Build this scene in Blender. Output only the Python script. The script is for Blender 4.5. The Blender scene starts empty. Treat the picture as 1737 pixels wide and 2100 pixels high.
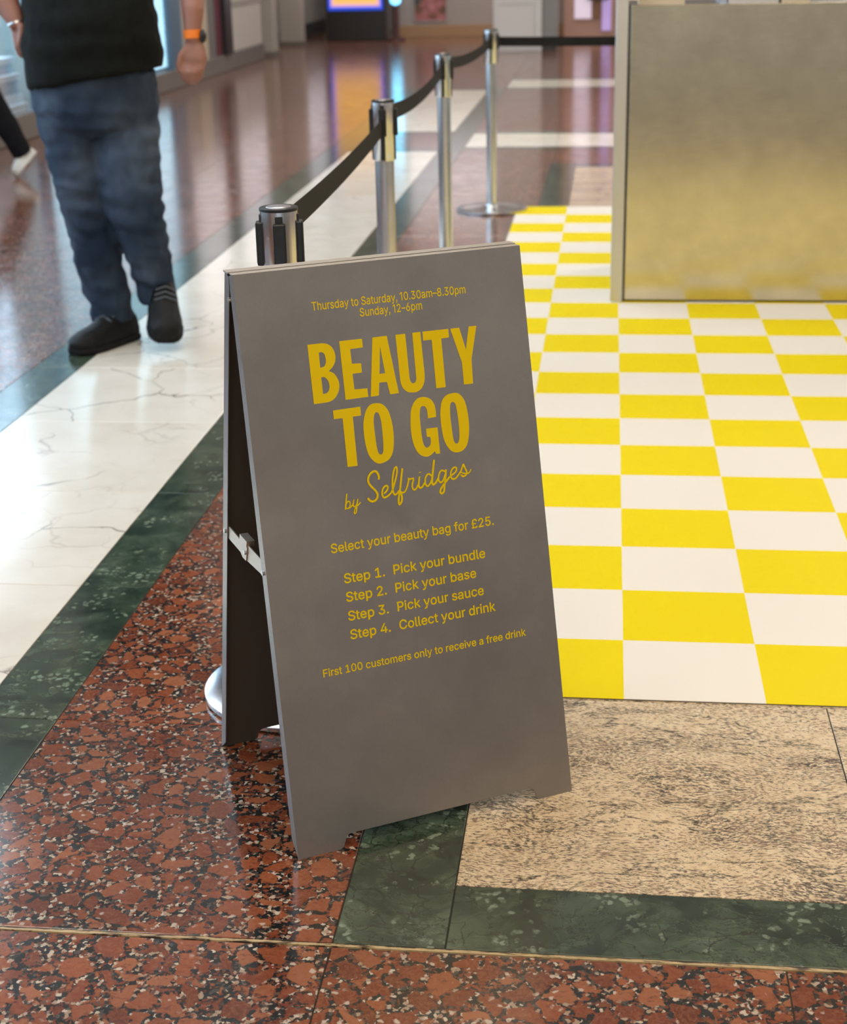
import bpy, math, random
from mathutils import Vector, Matrix, noise
random.seed(7)
D = bpy.data
SC = bpy.context.scene
COL = SC.collection

# ------------------------------------------------------------------ camera
cam_d = D.cameras.new('camera'); cam = D.objects.new('camera', cam_d); COL.objects.link(cam)
PITCH, YAW, ROLL = .3491, .1207, -.0215
fw = Vector((-math.sin(YAW)*math.cos(PITCH), math.cos(YAW)*math.cos(PITCH), -math.sin(PITCH)))
rt0 = Vector((math.cos(YAW), math.sin(YAW), 0)); up0 = rt0.cross(fw)
rt = rt0*math.cos(ROLL) + up0*math.sin(ROLL); upv = up0*math.cos(ROLL) - rt0*math.sin(ROLL)
CAMP = Vector((-.0514, -2.8353, 1.4320))
cam.matrix_world = Matrix(((rt.x, upv.x, -fw.x, CAMP.x), (rt.y, upv.y, -fw.y, CAMP.y), (rt.z, upv.z, -fw.z, CAMP.z), (0, 0, 0, 1)))
cam_d.sensor_fit = 'HORIZONTAL'; cam_d.sensor_width = 36
cam_d.lens = 3208.5/1737*36
cam_d.clip_start = .05; cam_d.clip_end = 200
cam_d.dof.use_dof = True; cam_d.dof.focus_distance = 2.58; cam_d.dof.aperture_fstop = 7.0
SC.camera = cam

# ------------------------------------------------------------------ world, lights, exposure
wd = D.worlds.new('world'); SC.world = wd; wd.use_nodes = True
wd.node_tree.nodes['Background'].inputs[0].default_value = (.95, .93, .9, 1)
wd.node_tree.nodes['Background'].inputs[1].default_value = .55
SC.view_settings.view_transform = 'Standard'; SC.view_settings.look = 'None'
SC.view_settings.gamma = 1; SC.view_settings.exposure = -0.25; SC.view_settings.use_curve_mapping = False
SC.cycles.use_denoising = True
SC.cycles.max_bounces = 6; SC.cycles.glossy_bounces = 4; SC.cycles.diffuse_bounces = 3
SC.cycles.sample_clamp_indirect = 6; SC.cycles.adaptive_threshold = .02

def area(name, loc, sx, sy, power, col, aim=None, spread=math.pi):
    l = D.lights.new(name, 'AREA'); l.shape = 'RECTANGLE'; l.size = sx; l.size_y = sy
    l.energy = power; l.color = col; l.spread = spread
    o = D.objects.new(name, l); COL.objects.link(o); o.location = loc
    if aim: o.rotation_euler = (Vector(aim)-Vector(loc)).to_track_quat('-Z', 'Y').to_euler()
    return o
WARM, COOL, NEUT = (1, .83, .62), (.74, .86, 1), (1, .93, .84)
area('ceiling_light_near', (1.3, -.4, 3.95), 1.2, 1.2, 62, WARM)
area('ceiling_light_left', (-3.2, .8, 3.95), 2.0, 2.0, 76, COOL)
area('fill_light_sign', (.2, -4.6, 3.6), 2.6, 1.6, 125, WARM, (-.3, -.5, .6))  # added fill from behind the camera, aimed at the sign's front
area('ceiling_light_back_left', (-3.0, -4.2, 3.95), 2.0, 1.6, 70, NEUT)
for k, y in enumerate((3.0, 7.5, 12.5, 18.0)):
    area('ceiling_light_right', (3.2, y, 3.95), 1.4, 1.8, (55, 170, 230, 230)[k], NEUT)
area('ceiling_light_mid', (-1.2, 2.2, 4.1), 1.2, 1.2, 48, NEUT)
area('fill_light_shop_side', (-4.2, 4.5, 3.95), .8, 2.4, 50, COOL)  # added cool fill to brighten the floor along the shop side
# added fills angled up the concourse to brighten the far floor
area('fill_light_aisle', (-1.2, 4.6, 4.0), 1.2, .8, 80, NEUT, (-1.4, 8.6, 0))
area('fill_light_aisle', (-1.2, 9.4, 4.0), 1.2, .8, 170, NEUT, (-1.4, 13.6, 0))
# added fills, out of view, that brighten the far and left walls
area('fill_light_far_wall', (-1.8, 21.2, 3.9), 4.0, .5, 110, NEUT, (-1.8, 23.3, .9))
area('fill_light_left_wall', (-3.0, 15.6, 3.9), .5, 4.0, 110, NEUT, (-4.9, 18.6, .6))

# ------------------------------------------------------------------ helpers
ORG = {}
def tag(o, label=None, cat=None, group=None, kind=None):
    if label: o['label'] = label
    if cat: o['category'] = cat
    if group: o['group'] = group
    if kind: o['kind'] = kind
    return o

def thing(name, loc, label=None, cat=None, group=None, kind=None):
    o = D.objects.new(name, None); COL.objects.link(o); o.location = loc; o.empty_display_size = .1
    ORG[o.name] = Vector(loc)
    return tag(o, label, cat, group, kind)

def link_mesh(name, me, mat, parent=None, org=None):
    """me holds world coordinates; the object's origin becomes the parent's, or org"""
    if parent is not None: org = ORG[parent.name]
    elif org is None:
        xs = [v.co for v in me.vertices]
        org = Vector((sum(v.x for v in xs)/len(xs), sum(v.y for v in xs)/len(xs), min(v.z for v in xs)))
    org = Vector(org)
    me.transform(Matrix.Translation(-org))
    o = D.objects.new(name, me); COL.objects.link(o)
    if mat is not None: me.materials.clear(); me.materials.append(mat)
    if parent is not None: o.parent = parent
    else: o.location = org
    ORG[o.name] = org
    return o

class MB:
    def __init__(s): s.v = []; s.f = []
    def add(s, vs, fs):
        b = len(s.v); s.v += [tuple(v) for v in vs]; s.f += [tuple(i+b for i in f) for f in fs]; return s
    def box(s, x0, x1, y0, y1, z0, z1):
        return s.add([(x0,y0,z0),(x1,y0,z0),(x1,y1,z0),(x0,y1,z0),(x0,y0,z1),(x1,y0,z1),(x1,y1,z1),(x0,y1,z1)],
              [(0,3,2,1),(4,5,6,7),(0,1,5,4),(1,2,6,5),(2,3,7,6),(3,0,4,7)])
    def hexa(s, p):   # eight points ordered like box
        return s.add(p, [(0,3,2,1),(4,5,6,7),(0,1,5,4),(1,2,6,5),(2,3,7,6),(3,0,4,7)])
    def prism(s, pts, d):   # planar polygon extruded by vector d
        n = len(pts); d = Vector(d); a = [Vector(p) for p in pts]
        return s.add([*a, *[p+d for p in a]], [tuple(range(n))[::-1], tuple(range(n, 2*n))]+[(i,(i+1)%n,(i+1)%n+n,i+n) for i in range(n)])
    def lathe(s, prof, c=(0,0,0), n=40):   # prof: list of (r, z), closed at both ends
        c = Vector(c); vs = []; fs = []
        for r, z in prof:
            for k in range(n):
                a = 2*math.pi*k/n; vs.append((c.x+r*math.cos(a), c.y+r*math.sin(a), c.z+z))
        m = len(prof)
        for i in range(m-1):
            for k in range(n):
                k2 = (k+1) % n; fs.append((i*n+k, i*n+k2, (i+1)*n+k2, (i+1)*n+k))
        fs.append(tuple(range(n))[::-1]); fs.append(tuple((m-1)*n+k for k in range(n)))
        return s.add(vs, fs)
    def rings(s, rg, n=24):   # rg: (x, y, z, rx, ry) level rings
        vs = []; fs = []
        for x, y, z, rx, ry in rg:
            for k in range(n):
                a = 2*math.pi*k/n; vs.append((x+rx*math.cos(a), y+ry*math.sin(a), z))
        for i in range(len(rg)-1):
            for k in range(n):
                k2 = (k+1) % n; fs.append((i*n+k, i*n+k2, (i+1)*n+k2, (i+1)*n+k))
        fs.append(tuple(range(n))[::-1]); fs.append(tuple((len(rg)-1)*n+k for k in range(n)))
        if rg[0][2] > rg[-1][2]: fs = [f[::-1] for f in fs]
        return s.add(vs, fs)
    def tube(s, pts, rad, n=14, flat=1.0, ref=None):   # path tube; flat squashes along ref
        P = [Vector(p) for p in pts]; m = len(P)
        if not hasattr(rad, '__len__'): rad = [rad]*m
        vs = []; fs = []; prev = None
        for i in range(m):
            t = (P[min(i+1,m-1)]-P[max(i-1,0)]).normalized()
            if prev is None:
                q = Vector(ref) if ref is not None else (Vector((0,0,1)) if abs(t.z) < .9 else Vector((1,0,0)))
                a = (q-t*q.dot(t)).normalized()
            else: a = (prev-t*prev.dot(t)).normalized()
            prev = a; b = t.cross(a)
            for k in range(n):
                g = 2*math.pi*k/n; vs.append(P[i]+a*(rad[i]*flat*math.cos(g))+b*(rad[i]*math.sin(g)))
        for i in range(m-1):
            for k in range(n):
                k2 = (k+1) % n; fs.append((i*n+k, i*n+k2, (i+1)*n+k2, (i+1)*n+k))
        fs.append(tuple(range(n))[::-1]); fs.append(tuple((m-1)*n+k for k in range(n)))
        return s.add(vs, fs)
    def ball(s, c, r, n=14):
        r = r if hasattr(r, '__len__') else (r, r, r)
        rg = []
        for i in range(1, n):
            a = math.pi*i/n-math.pi/2; rg.append((c[0], c[1], c[2]+r[2]*math.sin(a), r[0]*math.cos(a), r[1]*math.cos(a)))
        return s.rings(rg, n*2)
    def mesh(s, name='m'):
        me = D.meshes.new(name); me.from_pydata(s.v, [], s.f); me.update(); return me
    def build(s, name, mat, parent=None, smooth=False, bev=0, seg=2, org=None):
        me = s.mesh(name)
        if smooth: me.polygons.foreach_set('use_smooth', [True]*len(me.polygons)); 
        o = link_mesh(name, me, mat, parent, org)
        if smooth: 
            md = o.modifiers.new('edge', 'EDGE_SPLIT'); md.split_angle = math.radians(50)
        if bev:
            md = o.modifiers.new('bevel', 'BEVEL'); md.width = bev; md.segments = seg; md.limit_method = 'ANGLE'
        return o

def baked(o):
    bpy.context.view_layer.update()
    dg = bpy.context.evaluated_depsgraph_get()
    me = D.meshes.new_from_object(o.evaluated_get(dg)); D.objects.remove(o); return me

def fuse(mb, voxel, smooth=8, wrinkle=None):
    """closed overlapping tubes -> one continuous surface"""
    o = D.objects.new('tmp', mb.mesh()); COL.objects.link(o)
    md = o.modifiers.new('r', 'REMESH'); md.mode = 'VOXEL'; md.voxel_size = voxel
    ms = o.modifiers.new('s', 'SMOOTH'); ms.factor = .5; ms.iterations = smooth
    me = baked(o)
    if wrinkle:
        me.update(); ns = [v.normal.copy() for v in me.vertices]
        for v, nn in zip(me.vertices, ns): v.co += nn*wrinkle(v.co)
    me.polygons.foreach_set('use_smooth', [True]*len(me.polygons)); me.update()
    return me

def copy_tree(o, parent=None):
    c = o.copy(); COL.objects.link(c); c.parent = parent
    for ch in list(o.children): copy_tree(ch, c)
    return c

def catmull(pts, closed=False, step=6):
    """points (x, y[, 1=corner]); smooth through the others"""
    n = len(pts); out = []
    for i in range(n if closed else n-1):
        p1, p2 = pts[i], pts[(i+1) % n]
        c1, c2 = len(p1) > 2, len(p2) > 2
        out.append((p1[0], p1[1]))
        if c1 and c2: continue
        p0 = p1 if (c1 or (not closed and i == 0)) else pts[i-1]
        p3 = p2 if (c2 or (not closed and i == n-2)) else pts[(i+2) % n]
        for k in range(1, step):
            t = k/step
            out.append(tuple(.5*((2*p1[a])+(-p0[a]+p2[a])*t+(2*p0[a]-5*p1[a]+4*p2[a]-p3[a])*t*t+(-p0[a]+3*p1[a]-3*p2[a]+p3[a])*t**3) for a in (0, 1)))
    if not closed: out.append((pts[-1][0], pts[-1][1]))
    return out

# ------------------------------------------------------------------ materials
def new_mat(name):
    m = D.materials.new(name); m.use_nodes = True; nt = m.node_tree
    return m, nt, nt.nodes['Principled BSDF']
def plain(name, col, rough=.5, metal=0, spec=.5, emit=None, es=0, coat=0):
    m, nt, b = new_mat(name)
    b.inputs['Base Color'].default_value = (*col, 1); b.inputs['Roughness'].default_value = rough
    b.inputs['Metallic'].default_value = metal; b.inputs['Specular IOR Level'].default_value = spec
    if coat: b.inputs['Coat Weight'].default_value = coat; b.inputs['Coat Roughness'].default_value = .05
    if emit: b.inputs['Emission Color'].default_value = (*emit, 1); b.inputs['Emission Strength'].default_value = es
    return m
class N:
    """small node-graph helper"""
    def __init__(s, nt): s.nt = nt
    def n(s, t, **k):
        x = s.nt.nodes.new(t)
        for a, v in k.items(): setattr(x, a, v)
        return x
    def put(s, sock, v):
        if isinstance(v, bpy.types.NodeSocket): s.nt.links.new(v, sock)
        elif v is not None: sock.default_value = v
    def math(s, op, a, b=None, c=None, clamp=False):
        x = s.n('ShaderNodeMath', operation=op, use_clamp=clamp)
        s.put(x.inputs[0], a); s.put(x.inputs[1], b)
        if c is not None: s.put(x.inputs[2], c)
        return x.outputs[0]
    def vmath(s, op, a, b=None, scale=None):
        x = s.n('ShaderNodeVectorMath', operation=op); s.put(x.inputs[0], a)
        if b is not None: s.put(x.inputs[1], b)
        if scale is not None: s.put(x.inputs['Scale'], scale)
        return x.outputs[0]
    def noise(s, vec, scale, detail=4, rough=.55, dist=0, out=0):
        x = s.n('ShaderNodeTexNoise'); s.put(x.inputs['Vector'], vec); x.inputs['Scale'].default_value = scale
        x.inputs['Detail'].default_value = detail; x.inputs['Roughness'].default_value = rough; x.inputs['Distortion'].default_value = dist
        return x.outputs[out]
    def voro(s, vec, scale, feature='F1', out='Distance', rnd=1):
        x = s.n('ShaderNodeTexVoronoi', feature=feature); s.put(x.inputs['Vector'], vec); x.inputs['Scale'].default_value = scale
        x.inputs['Randomness'].default_value = rnd
        return x.outputs[out]
    def ramp(s, fac, stops, interp='LINEAR'):
        x = s.n('ShaderNodeValToRGB'); r = x.color_ramp; r.interpolation = interp
        while len(r.elements) > 1: r.elements.remove(r.elements[0])
        for i, (p, c) in enumerate(stops):
            e = r.elements[0] if i == 0 else r.elements.new(p)
            e.position = p; c = (c, c, c) if not hasattr(c, '__len__') else c; e.color = (*c, 1)
        s.put(x.inputs[0], fac); return x.outputs[0]
    def mix(s, fac, a, b, blend='MIX'):
        x = s.n('ShaderNodeMix', data_type='RGBA', blend_type=blend)
        s.put(x.inputs[0], fac)
        for k, v in ((6, a), (7, b)):
            if not isinstance(v, bpy.types.NodeSocket): v = (*v, 1)
            s.put(x.inputs[k], v)
        return x.outputs[2]
    def sep(s, col):
        x = s.n('ShaderNodeSeparateColor'); s.put(x.inputs[0], col); return x.outputs
    def bump(s, h, strength, dist=.001):
        x = s.n('ShaderNodeBump'); s.put(x.inputs['Height'], h); x.inputs['Strength'].default_value = strength; x.inputs['Distance'].default_value = dist
        return x.outputs[0]
    def stone_vec(s):
        """world position shifted per slab so every slab is cut from another part of the block"""
        p = s.n('ShaderNodeNewGeometry').outputs['Position']; r = s.n('ShaderNodeObjectInfo').outputs['Random']
        off = s.vmath('SCALE', (13.7, 29.3, 7.1), scale=r)
        return s.vmath('ADD', p, off)
    def warp(s, vec, scale, amt, detail=3):
        c = s.noise(vec, scale, detail, out='Color')
        return s.vmath('ADD', vec, s.vmath('SCALE', s.vmath('SUBTRACT', c, (.5, .5, .5)), scale=amt))

def red_granite():
    m, nt, b = new_mat('red_granite'); g = N(nt); v = g.stone_vec()
    vw = g.warp(g.warp(v, 22, .040, 5), 110, .006)
    cr = g.sep(g.voro(vw, 24, out='Color'))
    red = g.ramp(cr[0], [(0, (.095,.019,.008)), (.4, (.165,.034,.012)), (.75, (.230,.060,.022)), (1, (.27,.092,.040))])
    red = g.mix(g.ramp(g.noise(vw, 150, 5, .7), [(.42, 0), (.72, .6)]), red, (.29,.115,.055))
    red = g.mix(g.ramp(g.noise(g.vmath('MULTIPLY', vw, (1, 2.2, 1)), 70, 5, .7), [(.55, 0), (.68, .75)]), red, (.075,.020,.013))
    edge = g.voro(vw, 24, feature='DISTANCE_TO_EDGE')
    clus = g.noise(v, 17, 5, .65)
    fine = g.sep(g.voro(g.warp(v, 150, .010), 165, out='Color'))
    grain = g.ramp(fine[1], [(0, (.009,.011,.012)), (.44, (.016,.019,.020)), (.60, (.06,.052,.044)), (.69, (.15,.034,.016)), (.83, (.32,.225,.155)), (.94, (.48,.40,.31))], 'CONSTANT')
    md = g.math('MULTIPLY_ADD', edge, -2.0, clus)
    mask = g.ramp(md, [(.21, 0), (.29, 1)])
    mask2 = g.ramp(g.noise(v, 75, 4, .65), [(.37, 0), (.48, 1)])
    col = g.mix(g.math('MULTIPLY', mask, mask2), red, grain)
    big = g.voro(g.warp(v, 60, .02), 42); bm = g.ramp(g.noise(v, 10, 2), [(.52, 0), (.58, 1)])
    col = g.mix(g.math('MULTIPLY', g.ramp(big, [(.16, 1), (.24, 0)]), bm), col, (.44,.34,.26))
    lf = g.ramp(g.noise(v, 3, 2), [(.3, .88), (.7, 1.15)])
    col = g.mix(1, col, lf, 'MULTIPLY')
    g.put(b.inputs['Base Color'], col)
    g.put(b.inputs['Roughness'], g.ramp(g.noise(v, 9, 3), [(.3, .11), (.75, .19)])); b.inputs['Specular IOR Level'].default_value = .8
    return m
def green_marble():
    m, nt, b = new_mat('green_marble'); g = N(nt); v = g.stone_vec()
    vw = g.warp(v, 5, .12)
    n1 = g.noise(vw, 9, 8, .62, .6)
    col = g.ramp(n1, [(.30, (.006,.014,.011)), (.45, (.028,.046,.029)), (.57, (.056,.080,.050)), (.75, (.10,.13,.088))])
    sp = g.voro(g.warp(v, 40, .03), 55); msk = g.ramp(g.noise(v, 11, 4), [(.52, 0), (.60, 1)])
    fl = g.ramp(sp, [(.28, 1), (.45, 0)])
    col = g.mix(g.math('MULTIPLY', g.math('MULTIPLY', fl, msk), .8), col, (.22,.27,.20))
    vn = g.math('ABSOLUTE', g.math('SUBTRACT', g.noise(g.vmath('MULTIPLY', vw, (1, 1.8, 1)), 7, 8, .68), .5))
    col = g.mix(g.ramp(vn, [(0, .8), (.012, 0)]), col, (.008,.012,.010))
    ck = g.voro(g.warp(g.warp(v, 9, .10, 4), 40, .02), 13, feature='DISTANCE_TO_EDGE')
    col = g.mix(g.math('MULTIPLY', g.ramp(ck, [(0, .85), (.022, 0)]), g.ramp(g.noise(v, 5, 3), [(.36, .1), (.50, 1)])), col, (.010,.012,.009))
    vn2 = g.math('ABSOLUTE', g.math('SUBTRACT', g.noise(g.vmath('MULTIPLY', g.vmath('ADD', vw, (3, 5, 1)), (1, 2.4, 1)), 5, 9, .72), .5))
    lm = g.ramp(g.noise(v, 6, 3), [(.5, 0), (.62, .55)])
    col = g.mix(g.math('MULTIPLY', g.ramp(vn2, [(0, 1), (.010, 0)]), lm), col, (.15,.19,.14))
    g.put(b.inputs['Base Color'], col); b.inputs['Roughness'].default_value = .14; b.inputs['Specular IOR Level'].default_value = .8
    return m
def cream_marble():
    m, nt, b = new_mat('cream_marble'); g = N(nt); v = g.stone_vec()
    n1 = g.noise(g.warp(v, 2, .2), 3, 6, .6)
    col = g.ramp(n1, [(.3, (.70,.64,.54)), (.55, (.78,.73,.64)), (.8, (.82,.78,.71))])
    vw = g.warp(g.warp(v, 2.2, .30), 14, .045)
    ed = g.voro(vw, 2.4, feature='DISTANCE_TO_EDGE')
    line = g.ramp(ed, [(0, 1), (.006, .45), (.018, 0)])
    msk = g.ramp(g.noise(v, 2.3, 3), [(.46, 0), (.62, .9)])
    col = g.mix(g.math('MULTIPLY', line, msk), col, (.16,.12,.085))
    ed2 = g.voro(g.warp(g.vmath('ADD', v, (5, 2, 0)), 3.5, .3), 4.5, feature='DISTANCE_TO_EDGE')
    col = g.mix(g.math('MULTIPLY', g.ramp(ed2, [(0, .5), (.03, 0)]), g.ramp(g.noise(v, 3.3, 2), [(.5, 0), (.65, .7)])), col, (.35,.29,.22))
    g.put(b.inputs['Base Color'], col); b.inputs['Roughness'].default_value = .14; b.inputs['Specular IOR Level'].default_value = .8
    return m
def tan_granite():
    m, nt, b = new_mat('tan_granite'); g = N(nt); v = g.stone_vec()
    vw = g.warp(v, 3.0, .14, 2)
    vs = g.vmath('MULTIPLY', vw, (1, 2.4, 1))
    f1 = g.noise(vs, 115, 5, .66)
    band = g.noise(g.vmath('MULTIPLY', vw, (1, 2.6, 1)), 3.4, 4, .6)
    th = g.math('MULTIPLY_ADD', g.math('SUBTRACT', band, .5), .34, f1)
    base = g.ramp(g.noise(v, 55, 4, .6), [(.3, (.58,.44,.28)), (.55, (.73,.58,.385)), (.75, (.80,.67,.47))])
    fk = g.ramp(th, [(.48, 0), (.56, .7), (.66, 1)])
    col = g.mix(fk, base, g.ramp(g.noise(v, 30, 2), [(.4, (.085,.075,.066)), (.6, (.19,.125,.095))]))
    ed = g.math('ABSOLUTE', g.math('SUBTRACT', g.noise(g.vmath('MULTIPLY', vw, (1, 2.6, 1)), 2.6, 6, .62), .46))
    col = g.mix(g.math('MULTIPLY', g.ramp(ed, [(0, .9), (.020, 0)]), g.ramp(f1, [(.4, 0), (.5, 1)])), col, (.05,.046,.042))
    dots = g.voro(v, 60); col = g.mix(g.ramp(dots, [(.06, .8), (.12, 0)]), col, (.06,.05,.045))
    g.put(b.inputs['Base Color'], col); b.inputs['Roughness'].default_value = .2
    return m
def brushed(name, col, rough, streak=(2, 2, 120), amt=.10, aniso=.0, bmp=.04):
    m, nt, b = new_mat(name); g = N(nt)
    p = g.n('ShaderNodeNewGeometry').outputs['Position']
    s1 = g.noise(g.vmath('MULTIPLY', p, streak), 6, 4, .6)
    s2 = g.noise(p, 5, 4, .6)
    cc = g.mix(g.ramp(s1, [(.3, 0), (.7, 1)]), tuple(c*.93 for c in col), col)
    g.put(b.inputs['Base Color'], g.mix(1, cc, g.ramp(g.noise(p, 7, 5, .65), [(.3, .90), (.7, 1.08)]), 'MULTIPLY'))
    g.put(b.inputs['Roughness'], g.math('ADD', g.math('MULTIPLY', s2, amt), g.math('MULTIPLY_ADD', s1, .05, rough-amt*.5-.025)))
    b.inputs['Metallic'].default_value = 1; b.inputs['Anisotropic'].default_value = aniso
    if bmp: g.put(b.inputs['Normal'], g.bump(s1, bmp, .0005))
    return m
def fabric(name, c0, c1, scale, rough=.9, bump=.3):
    m, nt, b = new_mat(name); g = N(nt)
    p = g.n('ShaderNodeTexCoord').outputs['Object']
    n1 = g.noise(p, scale, 5, .6)
    g.put(b.inputs['Base Color'], g.ramp(n1, [(.3, c0), (.7, c1)])); b.inputs['Roughness'].default_value = rough
    b.inputs['Specular IOR Level'].default_value = .2
    g.put(b.inputs['Normal'], g.bump(g.noise(p, 260, 2), bump, .002))
    return m
M = dict(
    red=red_granite(), green=green_marble(), cream=cream_marble(), tan=tan_granite(),
    grout=plain('dark_grout', (.045,.036,.028), .8),
    steel=brushed('brushed_sign_steel', (.375,.345,.315), .38, (160, 160, 4), .12, .3),
    steel_shade=plain('shaded_inner_steel', (.10,.085,.075), .6, .6),  # steel darkened to paint the deep shade inside the sign
    steel_lip=plain('bare_folded_steel', (.62,.56,.48), .42, 1),
    panel=brushed('brushed_counter_panel', (.62,.565,.415), .20, (2, 2, 30), .03, 0, 0),
    post_alu=plain('aluminium_profile', (.60,.59,.57), .38, 1),
    chrome=brushed('satin_stainless', (.70,.70,.71), .22, (40, 40, 2), .05),
    black=plain('black_plastic', (.008,.008,.009), .42),
    belt=fabric('black_webbing', (.007,.006,.006), (.013,.012,.011), 400, .75, .6),
    yellow=plain('yellow_vinyl', (.80,.62,.0), .55, spec=.12),
    white=plain('white_vinyl', (.82,.76,.67), .55, spec=.2),
    ink=plain('yellow_print', (.72,.525,.0), .5, spec=.2),
    brass=None,
    skin=plain('skin', (.30,.135,.095), .5),
    denim=None, shirt=fabric('black_cotton', (.003,.004,.0035), (.006,.0075,.006), 30),
    leather=plain('black_shoe', (.004,.004,.0045), .6, spec=.25), sole=plain('black_rubber', (.008,.008,.009), .7, spec=.2),
    orange=plain('orange_strap', (.85,.20,.01), .5), hair=plain('brown_hair', (.05,.032,.02), .6),
    silver=plain('silver', (.6,.6,.62), .3, 1),
)
def brass():
    m, nt, b = new_mat('worn_brass'); g = N(nt); p = g.n('ShaderNodeNewGeometry').outputs['Position']
    n1 = g.noise(g.vmath('MULTIPLY', p, (1, 6, 1)), 26, 4, .65)
    g.put(b.inputs['Base Color'], g.ramp(n1, [(.42, (.06,.035,.02)), (.50, (.42,.30,.15)), (.7, (.56,.43,.23))])); b.inputs['Roughness'].default_value = .4
    return m
M['brass'] = brass()
def denim():
    m, nt, b = new_mat('faded_denim'); g = N(nt); p = g.n('ShaderNodeTexCoord').outputs['Object']
    n1 = g.noise(g.vmath('MULTIPLY', p, (1.3, 1, .8)), 4.2, 3, .5); z = g.n('ShaderNodeSeparateXYZ'); g.put(z.inputs[0], p)
    col = g.ramp(n1, [(.32, (.010,.019,.040)), (.50, (.028,.043,.070)), (.72, (.075,.098,.135))])
    g.put(b.inputs['Base Color'], col); b.inputs['Roughness'].default_value = .85; b.inputs['Specular IOR Level'].default_value = .2
    g.put(b.inputs['Normal'], g.bump(g.noise(p, 240, 2), .3, .002))
    return m
M['denim'] = denim()

# ------------------------------------------------------------------ floor: every slab its own piece
floor = MB().box(-9, 7, -9, 27, -.12, -.003).build('floor', M['grout'], org=(0, 0, 0))
tag(floor, 'polished stone floor of red granite, green and cream marble bands', kind='structure')
_tm = {}
def tile(name, x0, x1, y0, y1, mat, gap=.0012):
    w, d = round(x1-x0-2*gap, 4), round(y1-y0-2*gap, 4); key = (w, d, mat)
    if key not in _tm:
        a, c = w/2, d/2; k = .0009
        vs = [(sx*p, sy*q, z) for z, p, q in ((-.006, a, c), (-k, a, c), (0, a-k, c-k)) for sx, sy in ((-1,-1),(1,-1),(1,1),(-1,1))]
        fs = [(8, 9, 10, 11)]+[(b+i, b+(i+1) % 4, b+4+(i+1) % 4, b+4+i) for b in (0, 4) for i in range(4)]
        me = D.meshes.new(name); me.from_pydata(vs, [], fs); me.materials.append(M[mat]); _tm[key] = me
    o = D.objects.new(name, _tm[key]); COL.objects.link(o); o.parent = floor; o.location = ((x0+x1)/2, (y0+y1)/2, 0)
    return o
RED, GRN, CRM, TAN = 'red_granite_slab', 'green_marble_slab', 'cream_marble_slab', 'tan_granite_slab'
YS = [-.848]+[-.165+.674*k for k in range(13)]+[8.70]
for y0, y1 in zip(YS, YS[1:]):
    tile(RED, -1.115, -.447, y0, y1 if y1 < 8.6 else 8.78, 'red')
    tile(GRN, -1.288, -1.115, y0, y1, 'green')
    tile(CRM, -1.950, -1.288, y0, y1, 'cream')
    tile(GRN, -2.128, -1.950, y0, y1, 'green')
    for k in range(4): tile(RED, max(-2.128-.674*(k+1), -4.70), -2.128-.674*k, y0, y1, 'red')
YG = [-.848, .0, .674, 1.348, 2.022]+[2.022+.874*k for k in range(1, 7)]+[8.02]
for y0, y1 in zip(YG, YG[1:]): tile(GRN, -.447, -.274, y0, y1, 'green')
XG = [-.274, .405, 1.08, 1.755, 2.43, 3.6]
for x0, x1 in zip(XG, XG[1:]): tile(GRN, x0, x1, -.848, -.678, 'green')
XT = [-.274, .396, 1.066, 1.736, 2.406, 3.6]
for x0, x1 in zip(XT, XT[1:]):
    tile(TAN, x0, x1, -.678, -.004, 'tan')
    tile(TAN, x0, x1, 5.83, 6.50, 'tan'); tile(TAN, x0, x1, 6.50, 7.175, 'tan'); tile(TAN, x0, x1, 7.175, 7.85, 'tan')
tile(TAN, -.274, 3.6, -.004, 5.83, 'tan')
for k in range(-5, 6):
    for r in range(2): tile(RED, -.447+.679*k, -.447+.679*(k+1), -.858-.679*(r+1), -.858-.679*r, 'red')
tile(RED, -9, -4.7, -.858, 8.7, 'red'); tile(RED, 3.6, 7, -.858, 8.0, 'red'); tile(RED, -9, 7, -9, -2.22, 'red')
bs = MB().box(-4.7, 3.6, -.8565, -.8500, -.004, .0003).build('brass_strip', M['brass'], floor)
# far bands
tile(GRN, -.274, 3.6, 7.85, 8.02, 'green')
tile(RED, -.447, 3.6, 8.02, 8.78, 'red')
for y0, y1, mt in ((8.78, 8.95, 'green'), (9.77, 9.94, 'green'), (13.73, 13.90, 'green'), (14.82, 15.0, 'green')):
    tile(GRN, -1.115, 3.6, y0, y1, mt)
for k in range(7):
    tile(CRM, -1.115+.672*k, -1.115+.672*(k+1), 8.95, 9.77, 'cream')
    tile(CRM, -1.115+.672*k, -1.115+.672*(k+1), 13.90, 14.82, 'cream')
tile(RED, -1.115, 3.6, 9.94, 13.73, 'red'); tile(RED, -1.115, 7, 15.0, 27, 'red')
for x0, x1 in ((-1.288, -1.115), (-2.128, -1.950)): tile(GRN, x0, x1, 8.70, 13.82, 'green')
tile(GRN, -1.950, -1.288, 8.70, 8.87, 'green'); tile(RED, -1.950, -1.288, 8.87, 9.81, 'red'); tile(GRN, -1.950, -1.288, 9.81, 9.98, 'green')
for k in range(5): tile(CRM, -1.950, -1.288, 9.98+.734*k, 9.98+.734*(k+1), 'cream')
tile(GRN, -1.950, -1.288, 13.65, 13.82, 'green')
tile(RED, -9, -2.128, 8.70, 27, 'red'); tile(RED, -2.128, -1.115, 13.82, 27, 'red')

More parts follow.
